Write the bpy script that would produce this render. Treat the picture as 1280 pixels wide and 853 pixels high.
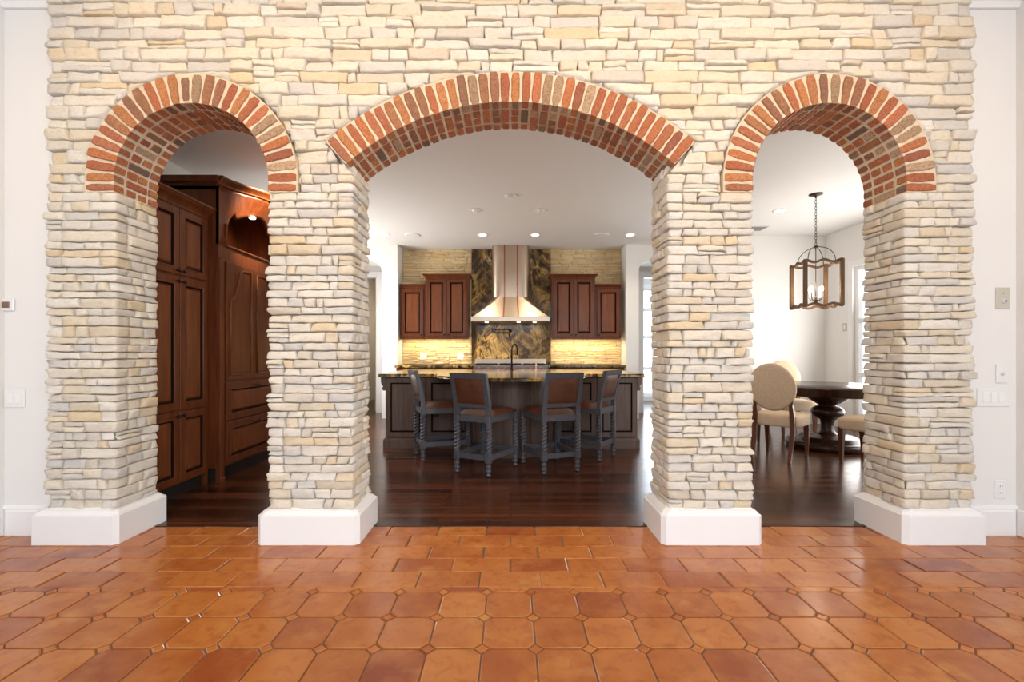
import bpy, math, random
from mathutils import Vector, Matrix, noise
PI = math.pi
for o in list(bpy.data.objects):
    bpy.data.objects.remove(o)
SC = bpy.context.scene
COL = SC.collection

# ------------------------------------------------------------------ camera
cd = bpy.data.cameras.new('camera'); cam = bpy.data.objects.new('camera', cd); COL.objects.link(cam)
cam.location = (0, 0, 1.16); cam.rotation_euler = (PI/2, 0, 0)
cd.sensor_width = 36; cd.lens = 16.0; cd.shift_x = 0.0016; cd.shift_y = 0.0113; cd.clip_start = 0.05
SC.camera = cam

# ------------------------------------------------------------------ world, lights, exposure
w = bpy.data.worlds.new('World'); SC.world = w; w.use_nodes = True
w.node_tree.nodes['Background'].inputs[0].default_value = (0.90, 0.96, 1.0, 1)
w.node_tree.nodes['Background'].inputs[1].default_value = 2.2
vs = SC.view_settings
vs.view_transform = 'Standard'; vs.look = 'None'; vs.exposure = 0.0; vs.gamma = 1.0
try: vs.use_curve_mapping = False
except Exception: pass

def area(name, loc, target, sx, sy, power, col=(1, 1, 1), spread=PI):
    d = bpy.data.lights.new(name, 'AREA'); d.shape = 'RECTANGLE'; d.size = sx; d.size_y = sy
    d.energy = power; d.color = col; d.spread = spread
    o = bpy.data.objects.new(name, d); COL.objects.link(o); o.location = loc
    o.rotation_euler = (Vector(target) - Vector(loc)).to_track_quat('-Z', 'Y').to_euler()
    return o
def spot(name, loc, power, col, size=2.2, blend=0.8, r=0.05, target=None):
    d = bpy.data.lights.new(name, 'SPOT'); d.energy = power; d.color = col
    d.spot_size = size; d.spot_blend = blend; d.shadow_soft_size = r
    o = bpy.data.objects.new(name, d); COL.objects.link(o); o.location = loc
    if target: o.rotation_euler = (Vector(target) - Vector(loc)).to_track_quat('-Z', 'Y').to_euler()
    return o
WARM = (1.0, 0.80, 0.56)
DAY = (0.78, 0.90, 1.0)
DAYK = (1.0, 0.96, 0.91)
# daylight from the great room's tall side windows (right); high rear strip and left fill are added
area('daylight_side', (3.17, -1.9, 1.6), (-3, 0.6, 0.9), 4.4, 2.6, 330, DAY)
area('left_fill', (-3.17, -2.6, 1.6), (3, 1.2, 0.9), 2.6, 2.6, 60, DAY)  # weaker fill added from the left, no window known there
area('rear_daylight_fill', (0.0, -4.6, 3.0), (0.0, 3, 0.8), 5.6, 0.9, 170, DAY)  # rear daylight, invented as a high strip to keep it out of reflections
# the great room's warm ceiling cans, washing the stone
for x in (-2.0, -0.7, 0.7, 2.0):
    spot('ceiling_can_light', (x, 1.45, 3.55), 74, (1, .66, .32), 2.1, 0.95, 0.2, (x, 2.85, 2.3))
# dining and sunroom window daylight, plus added kitchen and left-room fills
area('daylight_dining', (5.05, 5.4, 1.35), (3.0, 5.4, 1.75), 2.5, 2.2, 95, DAYK)
area('kitchen_left_fill', (-3.30, 6.7, 1.6), (0, 6.4, 1.9), 1.9, 2.0, 110, DAYK)  # fill added to brighten the kitchen, no window built there
area('daylight_sunroom', (3.8, 10.9, 1.5), (3.2, 8.0, 1.3), 1.2, 2.2, 45, DAY)
area('left_room_fill', (-2.0, 11.6, 2.2), (-2.6, 9.5, 0.8), 1.2, 1.2, 18, WARM)  # warm fill added to light the far-left room

# ------------------------------------------------------------------ mesh helpers
class MB:
    def __init__(s): s.v = []; s.f = []; s.m = []; s.sm = []
    def add(s, vs_, fs, mi=0, smooth=False, M=None):
        b = len(s.v)
        if M is not None: vs_ = [M @ Vector(p) for p in vs_]
        s.v += [tuple(p) for p in vs_]
        for f in fs: s.f.append([i + b for i in f]); s.m.append(mi); s.sm.append(smooth)
    def box(s, x0, x1, y0, y1, z0, z1, bev=0.0, mi=0, M=None):
        if x0 > x1: x0, x1 = x1, x0
        if y0 > y1: y0, y1 = y1, y0
        if z0 > z1: z0, z1 = z1, z0
        if bev <= 0:
            v = [(x, y, z) for x in (x0, x1) for y in (y0, y1) for z in (z0, z1)]
            f = [(0,1,3,2), (4,6,7,5), (0,4,5,1), (2,3,7,6), (0,2,6,4), (1,5,7,3)]
            s.add(v, f, mi, False, M); return
        b = min(bev, (x1-x0)*.45, (y1-y0)*.45, (z1-z0)*.45)
        X = (x0, x1); Y = (y0, y1); Z = (z0, z1); v = []; idx = {}
        for i in (0, 1):
            for j in (0, 1):
                for k in (0, 1):
                    sx = b if i == 0 else -b; sy = b if j == 0 else -b; sz = b if k == 0 else -b
                    idx[i,j,k,0] = len(v); v.append((X[i], Y[j]+sy, Z[k]+sz))
                    idx[i,j,k,1] = len(v); v.append((X[i]+sx, Y[j], Z[k]+sz))
                    idx[i,j,k,2] = len(v); v.append((X[i]+sx, Y[j]+sy, Z[k]))
        f = []; I = idx
        f.append((I[0,0,0,0], I[0,0,1,0], I[0,1,1,0], I[0,1,0,0])); f.append((I[1,0,0,0], I[1,1,0,0], I[1,1,1,0], I[1,0,1,0]))
        f.append((I[0,0,0,1], I[1,0,0,1], I[1,0,1,1], I[0,0,1,1])); f.append((I[0,1,0,1], I[0,1,1,1], I[1,1,1,1], I[1,1,0,1]))
        f.append((I[0,0,0,2], I[0,1,0,2], I[1,1,0,2], I[1,0,0,2])); f.append((I[0,0,1,2], I[1,0,1,2], I[1,1,1,2], I[0,1,1,2]))
        for i in (0, 1):
            for j in (0, 1):
                f.append((I[i,j,0,0], I[i,j,1,0], I[i,j,1,1], I[i,j,0,1]) if i == j else (I[i,j,0,1], I[i,j,1,1], I[i,j,1,0], I[i,j,0,0]))
        for i in (0, 1):
            for k in (0, 1):
                f.append((I[i,0,k,2], I[i,1,k,2], I[i,1,k,0], I[i,0,k,0]) if i == k else (I[i,0,k,0], I[i,1,k,0], I[i,1,k,2], I[i,0,k,2]))
        for j in (0, 1):
            for k in (0, 1):
                f.append((I[0,j,k,1], I[1,j,k,1], I[1,j,k,2], I[0,j,k,2]) if j == k else (I[0,j,k,2], I[1,j,k,2], I[1,j,k,1], I[0,j,k,1]))
        for i in (0, 1):
            for j in (0, 1):
                for k in (0, 1):
                    f.append((I[i,j,k,0], I[i,j,k,1], I[i,j,k,2]))
        s.add(v, f, mi, False, M)
    def lathe(s, prof, n=24, c=(0, 0, 0), mi=0, M=None, smooth=True, a0=0.0, a1=2*PI):
        full = abs(a1 - a0 - 2*PI) < 1e-6; k = n if full else n + 1
        v = []; f = []
        for r, z in prof:
            for i in range(k):
                a = a0 + (a1 - a0)*i/n
                v.append((c[0] + r*math.cos(a), c[1] + r*math.sin(a), c[2] + z))
        for j in range(len(prof) - 1):
            for i in range(n if full else n):
                i2 = (i + 1) % k if full else i + 1
                f.append((j*k+i, j*k+i2, (j+1)*k+i2, (j+1)*k+i))
        if prof[0][0] > 1e-5: s.add(v[:k], [tuple(reversed(range(k)))], mi, False, M)
        if prof[-1][0] > 1e-5: s.add(v[-k:], [tuple(range(k))], mi, False, M)
        s.add(v, f, mi, smooth, M)
    def tube(s, pts, r, n=10, mi=0, M=None, closed=False, flat=1.0):
        pts = [Vector(p) for p in pts]; k = len(pts)
        rr = r if isinstance(r, (list, tuple)) else [r]*k
        v = []; up = None
        for i, p in enumerate(pts):
            a = pts[(i-1) % k] if (closed or i > 0) else p
            b = pts[(i+1) % k] if (closed or i < k-1) else p
            t = (b - a).normalized()
            if up is None:
                up = Vector((0, 0, 1)) if abs(t.z) < .9 else Vector((1, 0, 0))
            u = (up - t*up.dot(t)).normalized(); up = u; q = t.cross(u)
            for j in range(n):
                an = 2*PI*j/n
                v.append(p + u*math.cos(an)*rr[i] + q*math.sin(an)*rr[i]*flat)
        f = []
        for i in range(k if closed else k-1):
            i2 = (i+1) % k
            for j in range(n): f.append((i*n+j, i*n+(j+1) % n, i2*n+(j+1) % n, i2*n+j))
        if not closed:
            f.append(tuple(reversed(range(n)))); f.append(tuple(range((k-1)*n, k*n)))
        s.add(v, f, mi, True, M)
    def loft(s, secs, mi=0, smooth=False, M=None, cap=True, closed=False):
        n = len(secs[0]); v = [p for q in secs for p in q]; f = []; k = len(secs)
        for i in range(k if closed else k-1):
            i2 = (i+1) % k
            for j in range(n): f.append((i*n+j, i*n+(j+1) % n, i2*n+(j+1) % n, i2*n+j))
        if cap and not closed:
            s.add(secs[0], [tuple(reversed(range(n)))], mi, False, M); s.add(secs[-1], [tuple(range(n))], mi, False, M)
        s.add(v, f, mi, smooth, M)
    def prism(s, poly, axis, a, b, mi=0, M=None, smooth=False):
        def P(u, w_, t):
            return (t, u, w_) if axis == 'x' else ((u, t, w_) if axis == 'y' else (u, w_, t))
        s.loft([[P(u, q, a) for u, q in poly], [P(u, q, b) for u, q in poly]], mi, smooth, M)
    def build(s, name, mats, parent=None, fixn=True):
        me = bpy.data.meshes.new(name); me.from_pydata(s.v, [], s.f)
        if not isinstance(mats, (list, tuple)): mats = [mats]
        for m in mats: me.materials.append(m)
        me.polygons.foreach_set('material_index', s.m); me.polygons.foreach_set('use_smooth', s.sm)
        me.update()
        if fixn:
            import bmesh
            bm = bmesh.new(); bm.from_mesh(me); bmesh.ops.recalc_face_normals(bm, faces=bm.faces); bm.to_mesh(me); bm.free()
        o = bpy.data.objects.new(name, me); COL.objects.link(o)
        if parent is not None: o.parent = parent
        return o
def thing(name, label, cat, loc=(0, 0, 0), rz=0.0, group=None):
    o = bpy.data.objects.new(name, None); COL.objects.link(o); o.empty_display_size = .1
    o.location = loc; o.rotation_euler = (0, 0, rz); o['label'] = label; o['category'] = cat
    if group: o['group'] = group
    return o
def tag(o, label, cat, group=None):
    o['label'] = label; o['category'] = cat
    if group: o['group'] = group
    return o
def struct(name, mb, mats, label=None, cat=None, fixn=True):
    o = mb.build(name, mats, None, fixn); o['kind'] = 'structure'
    if label: o['label'] = label
    if cat: o['category'] = cat
    return o
def dup(root, loc, rz, label, group=None):
    r = root.copy(); COL.objects.link(r); r.location = loc; r.rotation_euler = (0, 0, rz); r['label'] = label
    if group: r['group'] = group
    for ch in list(root.children):
        c = ch.copy(); COL.objects.link(c); c.parent = r
        for g in list(ch.children):
            d = g.copy(); COL.objects.link(d); d.parent = c
    return r
def frame_matrix(o, u, v):      # local x->u, y->v, z->u x v
    u = Vector(u); v = Vector(v); n = u.cross(v)
    return Matrix(((u.x, v.x, n.x, o[0]), (u.y, v.y, n.y, o[1]), (u.z, v.z, n.z, o[2]), (0, 0, 0, 1)))
def FRONT(x, y, z): return frame_matrix((x, y, z), (1, 0, 0), (0, 0, 1))      # faces the camera (-Y)
def EAST(x, y, z): return frame_matrix((x, y, z), (0, 1, 0), (0, 0, 1))       # faces +X
def WEST(x, y, z): return frame_matrix((x, y, z), (0, -1, 0), (0, 0, 1))      # faces -X
def rings(mb, w, h, prof, M, mis=None, x0=0, y0=0, last=0):
    """rectangular panel of nested rings: prof = [(inset, depth)...]"""
    v = []; f = []
    for ins, d in prof:
        v += [(x0+ins, y0+ins, d), (x0+w-ins, y0+ins, d), (x0+w-ins, y0+h-ins, d), (x0+ins, y0+h-ins, d)]
    for i in range(len(prof)-1):
        for j in range(4):
            mb.add([v[i*4+j], v[i*4+(j+1) % 4], v[(i+1)*4+(j+1) % 4], v[(i+1)*4+j]], [(0, 1, 2, 3)], mis[i] if mis else 0, False, M)
    mb.add(v[-4:], [(0, 1, 2, 3)], last, False, M)
    mb.add(v[:4], [(3, 2, 1, 0)], 0, False, M)

# ------------------------------------------------------------------ materials
def mat(name, col=(.8, .8, .8), rough=.5, metal=0.0, spec=.5, coat=0.0):
    m = bpy.data.materials.new(name); m.use_nodes = True
    b = m.node_tree.nodes['Principled BSDF']
    b.inputs['Base Color'].default_value = (*col, 1); b.inputs['Roughness'].default_value = rough
    b.inputs['Metallic'].default_value = metal; b.inputs['Specular IOR Level'].default_value = spec
    b.inputs['Coat Weight'].default_value = coat
    return m
class N:
    def __init__(s, m): s.t = m.node_tree; s.b = s.t.nodes['Principled BSDF']
    def new(s, ty, **k):
        n = s.t.nodes.new(ty)
        for a, b in k.items(): setattr(n, a, b)
        return n
    def link(s, a, b): s.t.links.new(a, b)
    def coord(s, scale=(1, 1, 1), rot=(0, 0, 0), geo=True):
        c = s.new('ShaderNodeTexCoord'); mp = s.new('ShaderNodeMapping')
        mp.inputs['Scale'].default_value = scale; mp.inputs['Rotation'].default_value = rot
        s.link(c.outputs['Object'], mp.inputs['Vector']); return mp.outputs['Vector']
    def noise(s, vec, scale, detail=4, rough=.55, dist=0):
        n = s.new('ShaderNodeTexNoise'); n.inputs['Scale'].default_value = scale; n.inputs['Detail'].default_value = detail
        n.inputs['Roughness'].default_value = rough; n.inputs['Distortion'].default_value = dist
        if vec is not None: s.link(vec, n.inputs['Vector'])
        return n.outputs['Fac']
    def ramp(s, fac, stops, interp='LINEAR'):
        r = s.new('ShaderNodeValToRGB'); cr = r.color_ramp; cr.interpolation = interp
        while len(cr.elements) > 1: cr.elements.remove(cr.elements[-1])
        for i, (p, c) in enumerate(stops):
            e = cr.elements[0] if i == 0 else cr.elements.new(p)
            e.position = p; e.color = (*c, 1)
        s.link(fac, r.inputs['Fac']); return r.outputs['Color']
    def mix(s, fac, a, b, mode='MIX'):
        n = s.new('ShaderNodeMix', data_type='RGBA', blend_type=mode)
        for sock, val in ((n.inputs[0], fac), (n.inputs[6], a), (n.inputs[7], b)):
            if isinstance(val, (int, float)): sock.default_value = val
            elif isinstance(val, tuple): sock.default_value = (*val, 1)
            else: s.link(val, sock)
        return n.outputs[2]
    def island(s):
        return s.new('ShaderNodeNewGeometry').outputs['Random Per Island']
    def bump(s, h, strength=.3, dist=.01):
        n = s.new('ShaderNodeBump'); n.inputs['Strength'].default_value = strength; n.inputs['Distance'].default_value = dist
        s.link(h, n.inputs['Height']); s.link(n.outputs['Normal'], s.b.inputs['Normal'])
    def color(s, c): s.link(c, s.b.inputs['Base Color'])
    def rough(s, fac, a, b):
        n = s.new('ShaderNodeMapRange'); n.inputs['To Min'].default_value = a; n.inputs['To Max'].default_value = b
        s.link(fac, n.inputs['Value']); s.link(n.outputs['Result'], s.b.inputs['Roughness'])

def make_stone(name, stops, nscale=9):
    m = mat(name, rough=.9, spec=.25); n = N(m)
    v = n.coord((1, 1, 2.2)); c = n.ramp(n.island(), stops)
    a = n.noise(v, nscale, 6, .65); b = n.noise(v, nscale*5, 5, .7)
    c = n.mix(n.ramp(a, [(.50, (0, 0, 0)), (.76, (.45, .45, .45))]), c, (.70, .54, .33))
    c = n.mix(n.ramp(a, [(.25, (.35, .35, .35)), (.42, (0, 0, 0))]), c, (.70, .66, .58))
    c = n.mix(.32, c, n.ramp(b, [(.3, (.62, .56, .47)), (.5, (1, 1, 1))]), 'MULTIPLY')
    n.color(c)
    ad = n.new('ShaderNodeMath', operation='ADD'); n.link(n.noise(v, 28, 8, .65), ad.inputs[0]); n.link(n.noise(v, 110, 4, .6), ad.inputs[1])
    n.bump(ad.outputs[0], .65, .014)
    return m
M_STONE = make_stone('ledge_stone', [(0, (.77, .70, .56)), (.14, (.84, .78, .67)), (.28, (.72, .69, .63)), (.42, (.86, .82, .74)), (.54, (.78, .69, .53)), (.64, (.70, .68, .64)), (.74, (.82, .76, .64)), (.84, (.66, .64, .61)), (.92, (.78, .64, .43)), (1, (.84, .79, .69))])
M_STONE2 = make_stone('ledge_stone_fine', [(0, (.80, .60, .32)), (.25, (.90, .72, .43)), (.45, (.72, .56, .33)), (.65, (.93, .77, .48)), (.85, (.78, .56, .28)), (1, (.88, .74, .50))], 14)
M_STONEMORTAR = mat('stone_joint', (.58, .48, .34), .95, spec=.1)
def make_brick():
    m = mat('old_brick', rough=.85, spec=.25); n = N(m); v = n.coord()
    c = n.ramp(n.island(), [(0, (.48, .165, .072)), (.16, (.36, .115, .06)), (.32, (.55, .20, .075)), (.46, (.29, .105, .064)), (.58, (.50, .175, .085)), (.68, (.23, .13, .085)), (.77, (.60, .24, .085)), (.85, (.14, .105, .085)), (.92, (.38, .26, .16)), (1, (.55, .40, .26))])
    a = n.noise(v, 26, 6, .7); b = n.noise(v, 90, 4, .7)
    c = n.mix(n.ramp(a, [(.56, (0, 0, 0)), (.72, (.45, .45, .45))]), c, (.60, .44, .28))
    c = n.mix(n.ramp(b, [(.36, (.6, .6, .6)), (.56, (0, 0, 0))]), c, (.15, .062, .036))
    n.color(c); n.bump(n.noise(v, 60, 8, .7), .5, .008); return m
M_BRICK = make_brick()
def make_mortar():
    m = mat('lime_mortar', rough=.95, spec=.1); n = N(m); v = n.coord()
    n.color(n.ramp(n.noise(v, 18, 5), [(.3, (.58, .47, .33)), (.7, (.74, .64, .49))])); n.bump(n.noise(v, 70, 6, .7), .5, .006); return m
M_MORTAR = make_mortar()
def make_white(name, col, rough=.55, bs=0.0, scale=120):
    m = mat(name, col, rough, spec=.35); n = N(m); v = n.coord()
    a = n.noise(v, 3, 3)
    n.color(n.mix(n.ramp(a, [(.3, (0, 0, 0)), (.7, (.06, .06, .06))]), (*col,), (col[0]*.85, col[1]*.84, col[2]*.82)))
    if bs: n.bump(n.noise(v, scale, 4, .6), bs, .006)
    return m
M_WALL = make_white('white_plaster', (.80, .79, .77), .6, .06, 60)
M_TRIM = make_white('white_gloss_paint', (.84, .84, .84), .35)
M_CEIL = make_white('textured_ceiling_paint', (.78, .765, .75), .75, .5, 55)
M_TAN = make_white('olive_tan_paint', (.40, .33, .20), .6)
def make_tile():
    m = mat('terracotta', rough=.4, spec=.5); n = N(m); v = n.coord()
    c = n.ramp(n.island(), [(0, (.38, .112, .026)), (.2, (.46, .150, .033)), (.4, (.31, .074, .018)), (.6, (.49, .172, .040)), (.8, (.40, .116, .025)), (1, (.25, .050, .014))])
    a = n.noise(v, 5, 5, .6); b = n.noise(v, 16, 6, .65, .6)
    c = n.mix(n.ramp(a, [(.38, (0, 0, 0)), (.68, (.6, .6, .6))]), c, (.54, .205, .046))
    c = n.mix(n.ramp(b, [(.30, (.55, .55, .55)), (.5, (0, 0, 0))]), c, (.26, .058, .014))
    c = n.mix(n.ramp(n.noise(v, 3.4, 5, .6, .1), [(.58, (0, 0, 0)), (.76, (.45, .45, .45))]), c, (.66, .36, .12))
    n.color(c); n.rough(b, .14, .30); n.bump(a, .05, .02); return m
M_TILE = make_tile()
M_GROUT = mat('floor_grout', (.19, .10, .055), .9, spec=.2)
def make_plank():
    m = mat('mahogany_floor', rough=.22, spec=.4); n = N(m)
    c = n.new('ShaderNodeTexCoord'); br = n.new('ShaderNodeTexBrick'); n.link(c.outputs['Object'], br.inputs['Vector'])
    br.inputs['Color1'].default_value = (.112, .037, .016, 1); br.inputs['Color2'].default_value = (.017, .006, .003, 1); br.inputs['Mortar'].default_value = (.006, .003, .002, 1)
    br.inputs['Scale'].default_value = 1; br.inputs['Mortar Size'].default_value = .0035; br.inputs['Brick Width'].default_value = 1.35; br.inputs['Row Height'].default_value = .082
    br.offset = .37; br.inputs['Bias'].default_value = -.1
    g = n.noise(n.coord((1.2, 22, 1)), 5, 5, .6)
    col = n.mix(.6, br.outputs['Color'], n.ramp(g, [(.3, (.5, .45, .42)), (.7, (1.5, 1.4, 1.35))]), 'MULTIPLY')
    s_ = n.noise(n.coord((.8, 3, 1)), 2.4, 5, .7)
    n.color(n.mix(n.ramp(s_, [(.62, (0, 0, 0)), (.8, (.16, .16, .16))]), col, (.25, .17, .13)))
    n.rough(s_, .13, .30)
    sc = n.new('ShaderNodeMath', operation='MULTIPLY'); sc.inputs[1].default_value = -1; n.link(br.outputs['Fac'], sc.inputs[0])
    n.bump(sc.outputs[0], .6, .006); return m
M_PLANK = make_plank()
def make_wood(name, a, b, rough=.35, sc=(9, 9, .8), coat=.15):
    m = mat(name, rough=rough, spec=.28, coat=coat*.35); m.node_tree.nodes['Principled BSDF'].inputs['Coat Roughness'].default_value = .25
    n = N(m); v = n.coord(sc)
    f = n.noise(v, 3, 6, .6, .4)
    n.color(n.ramp(f, [(.3, a), (.7, b)])); n.bump(n.noise(v, 14, 5, .6), .06, .004); return m
M_CHERRY = make_wood('cherry_cabinet_wood', (.080, .019, .0055), (.155, .042, .011))
M_CHERRY2 = make_wood('cherry_panel_field', (.112, .030, .009), (.195, .060, .017))
M_GLAZE_SHADE = mat('groove_glaze_shade', (.016, .006, .003), .8, spec=.08)  # antique glaze with recess shade painted into the groove colour
M_DARKWOOD = make_wood('espresso_wood', (.022, .010, .007), (.05, .022, .013), .25)
M_ISLAND = make_wood('island_walnut', (.090, .055, .042), (.150, .098, .078), .4)
M_LEGWOOD = make_wood('chair_leg_walnut', (.085, .030, .014), (.16, .062, .028), .35)
M_STOOL = make_wood('slate_painted_wood', (.058, .058, .069), (.082, .082, .097), .33, (20, 20, 3), 0)
def make_leather():
    m = mat('brown_leather', rough=.42, spec=.5); n = N(m); v = n.coord()
    n.color(n.ramp(n.noise(v, 7, 4), [(.3, (.060, .019, .009)), (.7, (.120, .042, .020))])); n.bump(n.noise(v, 120, 4), .15, .003); return m
M_LEATHER = make_leather()
def make_fabric():
    m = mat('cream_linen', rough=.9, spec=.2); n = N(m); v = n.coord()
    n.color(n.ramp(n.noise(v, 60, 4), [(.3, (.61, .46, .31)), (.7, (.71, .56, .41))])); n.bump(n.noise(v, 260, 2), .25, .003); return m
M_LINEN = make_fabric()
def make_granite():
    m = mat('gold_black_granite', rough=.10, spec=.5); n = N(m)
    v = n.coord((1, 1, .75), (0, .35, .2))
    w1 = n.noise(v, 1.9, 9, .62, 2.2); w2 = n.noise(v, 6, 7, .65, 1.8); w3 = n.noise(v, 1.1, 3, .5, .6)
    c = n.ramp(w1, [(.30, (.012, .008, .005)), (.41, (.06, .032, .011)), (.47, (.40, .23, .055)), (.51, (.80, .57, .22)), (.545, (.44, .25, .065)), (.58, (.09, .045, .014)), (.63, (.03, .018, .01)), (.68, (.36, .21, .06)), (.74, (.03, .018, .01))])
    c = n.mix(n.ramp(w2, [(.48, (0, 0, 0)), (.66, (.65, .65, .65))]), c, (.022, .013, .008)); c = n.mix(n.ramp(w3, [(.42, (.75, .75, .75)), (.58, (0, 0, 0))]), c, (.035, .022, .012)); n.color(c); return m
M_GRANITE = make_granite()
M_STEEL = mat('brushed_steel', (.54, .44, .35), .36, 1.0)
M_RANGE = mat('range_steel', (.34, .30, .27), .2, 1.0)  # darker copy of the steel, a dark reflection put into its colour
M_COPPER = mat('copper_strap', (.40, .16, .08), .35, 1.0)
M_BLACK = mat('black_bronze', (.012, .011, .010), .35, .6)
M_IRON = mat('aged_iron', (.045, .030, .022), .5, .7)
M_LANTERN = make_wood('lantern_weathered_wood', (.105, .058, .032), (.19, .11, .062), .6, (14, 14, 2), 0)
M_PLATE = mat('white_plastic', (.80, .80, .79), .3)
M_SLOT = mat('socket_slot', (.22, .21, .2), .5)
M_IVORY = mat('ivory_plastic', (.55, .52, .44), .35)
M_BRASS = mat('brass_hinge', (.32, .22, .10), .35, 1.0)
M_RED = mat('red_knob', (.45, .02, .02), .3)
M_SCREEN = mat('thermostat_screen', (.20, .12, .08), .3)
M_TOE = mat('toe_kick_black', (.012, .009, .008), .5)
M_BEVWHITE = mat('speaker_grille', (.60, .59, .58), .7)
def emit(name, col, st):
    m = mat(name, col); b = m.node_tree.nodes['Principled BSDF']
    b.inputs['Emission Color'].default_value = (*col, 1); b.inputs['Emission Strength'].default_value = st; return m
M_LAMP = emit('lamp_lens', (1.0, .93, .80), 7)
M_BULB = emit('candle_bulb', (1.0, .74, .40), 12)
def make_glass():
    m = mat('window_glass'); t = m.node_tree; out = t.nodes['Material Output']
    tr = t.nodes.new('ShaderNodeBsdfTransparent'); gl = t.nodes.new('ShaderNodeBsdfGlossy'); gl.inputs['Roughness'].default_value = .02
    mx = t.nodes.new('ShaderNodeMixShader'); mx.inputs[0].default_value = .07
    t.links.new(tr.outputs[0], mx.inputs[1]); t.links.new(gl.outputs[0], mx.inputs[2]); t.links.new(mx.outputs[0], out.inputs[0]); return m
M_GLASS = make_glass()

# ------------------------------------------------------------------ floors
YE = 3.04                                    # where tile meets hardwood
def clip_y(poly, ymax):
    out = []
    for i in range(len(poly)):
        a = poly[i]; b = poly[(i+1) % len(poly)]
        ia = a[1] <= ymax; ib = b[1] <= ymax
        if ia: out.append(a)
        if ia != ib:
            t = (ymax - a[1])/(b[1] - a[1]); out.append((a[0] + t*(b[0]-a[0]), ymax))
    return out
def build_tiles():
    rng = random.Random(11); mb = MB()
    mb.box(-3.4, 3.4, -5.0, YE, -.06, -.0045, mi=1)
    def tile(poly, gap=.0035):
        if len(poly) < 3: return
        cx = sum(p[0] for p in poly)/len(poly); cy = sum(p[1] for p in poly)/len(poly)
        def ins(d):
            q = []
            for x, y in poly:
                L = math.hypot(x-cx, y-cy) or 1
                q.append((x - (x-cx)/L*d, y - (y-cy)/L*d))
            return q
        dz = rng.uniform(-.001, .001); tx = rng.uniform(-.008, .008); ty = rng.uniform(-.008, .008)
        a = ins(gap); b = ins(gap + .006); n = len(poly)
        v = [(x, y, -.006) for x, y in a] + [(x, y, -.0022 + dz) for x, y in a] + [(x, y, dz + tx*(x-cx) + ty*(y-cy)) for x, y in b]
        f = []
        for r in range(2):
            for i in range(n): f.append((r*n+i, r*n+(i+1) % n, (r+1)*n+(i+1) % n, (r+1)*n+i))
        f.append(tuple(range(2*n, 3*n))); mb.add(v, f, 0, False)
    P = .158; X = .3135
    for r in range(5):
        y1 = YE - r*P; y0 = y1 - P
        off = (-.157 if r % 2 == 0 else 0.0)
        k = -12
        while k < 12:
            x0 = off + k*X; j1 = rng.uniform(-.006, .006)
            tile([(x0+j1, y0), (x0+X, y0), (x0+X, y1), (x0+j1, y1)]); k += 1
    Yb = YE - 5*P; p = .2115; c = .031; y0 = 2.207; x0 = -.112
    for j in range(-1, 34):
        for i in range(-16, 17):
            ax = x0 + i*p; ay = y0 - j*p      # lattice node = diamond centre; octagon lies to +x, -y
            o = [(ax+c, ay), (ax, ay-c), (ax, ay-p+c), (ax+c, ay-p), (ax+p-c, ay-p), (ax+p, ay-p+c), (ax+p, ay-c), (ax+p-c, ay)]
            tile(clip_y(o, Yb) if j < 1 else o)
            d = [(ax+c, ay), (ax, ay+c), (ax-c, ay), (ax, ay-c)]
            tile(clip_y(d, Yb) if j < 1 else d, .0042)
    return struct('floor', mb, [M_TILE, M_GROUT], 'glossy terracotta tile floor of octagons with small diamonds', 'floor')
build_tiles()
mb = MB(); mb.box(-3.6, 6.6, YE, 12.2, -.06, 0); struct('floor', mb, M_PLANK, 'dark glossy mahogany plank floor beyond the arches', 'floor')
mb = MB(); mb.box(-3.4, 3.4, YE-.012, YE+.022, -.01, .004, .002); struct('trim_1', mb, M_DARKWOOD, 'thin dark wood threshold between tile and planks', 'trim')

# ------------------------------------------------------------------ the stone arcade wall
YF, YBK = 2.81, 3.11          # stone setting planes (the faces stand ~3 cm proud)
XO, XI1, XI2, XC = 2.800, 2.440, 1.448, .995
ARCH_C = dict(cx=0.0, zc=1.178, ri=1.512, ro=1.698, half=math.radians(41.6))
ARCH_S = dict(zc=2.215, zs=2.14, ri=.468, ro=.648)
SIDE_X = (-1.95, 1.95)
class Path:
    def __init__(s, pts, closed=False):
        s.p = [Vector(q) for q in pts]; s.closed = closed
        q = s.p + ([s.p[0]] if closed else [])
        s.seg = []; L = 0; s.corners = []
        for i in range(len(q)-1):
            d = (q[i+1]-q[i]); l = d.length; s.seg.append((L, L+l, q[i], d/l)); L += l
            if i < len(q)-2: s.corners.append(L)
        s.L = L
    def at(s, t):
        t = max(0, min(s.L, t))
        for a, b, p, d in s.seg:
            if t <= b + 1e-9:
                n = Vector((d.y, -d.x)); pos = p + d*(t-a)
                break
        for c in s.corners:                         # blend the normal over the corner
            if abs(t-c) < .03:
                i = s.corners.index(c); d0 = s.seg[i][3]; d1 = s.seg[i+1][3]
                n0 = Vector((d0.y, -d0.x)); n1 = Vector((d1.y, -d1.x)); w_ = (1 - abs(t-c)/.03)*.88
                n = n0 + n1*w_ if t < c else n1 + n0*w_
        return pos, n
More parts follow.
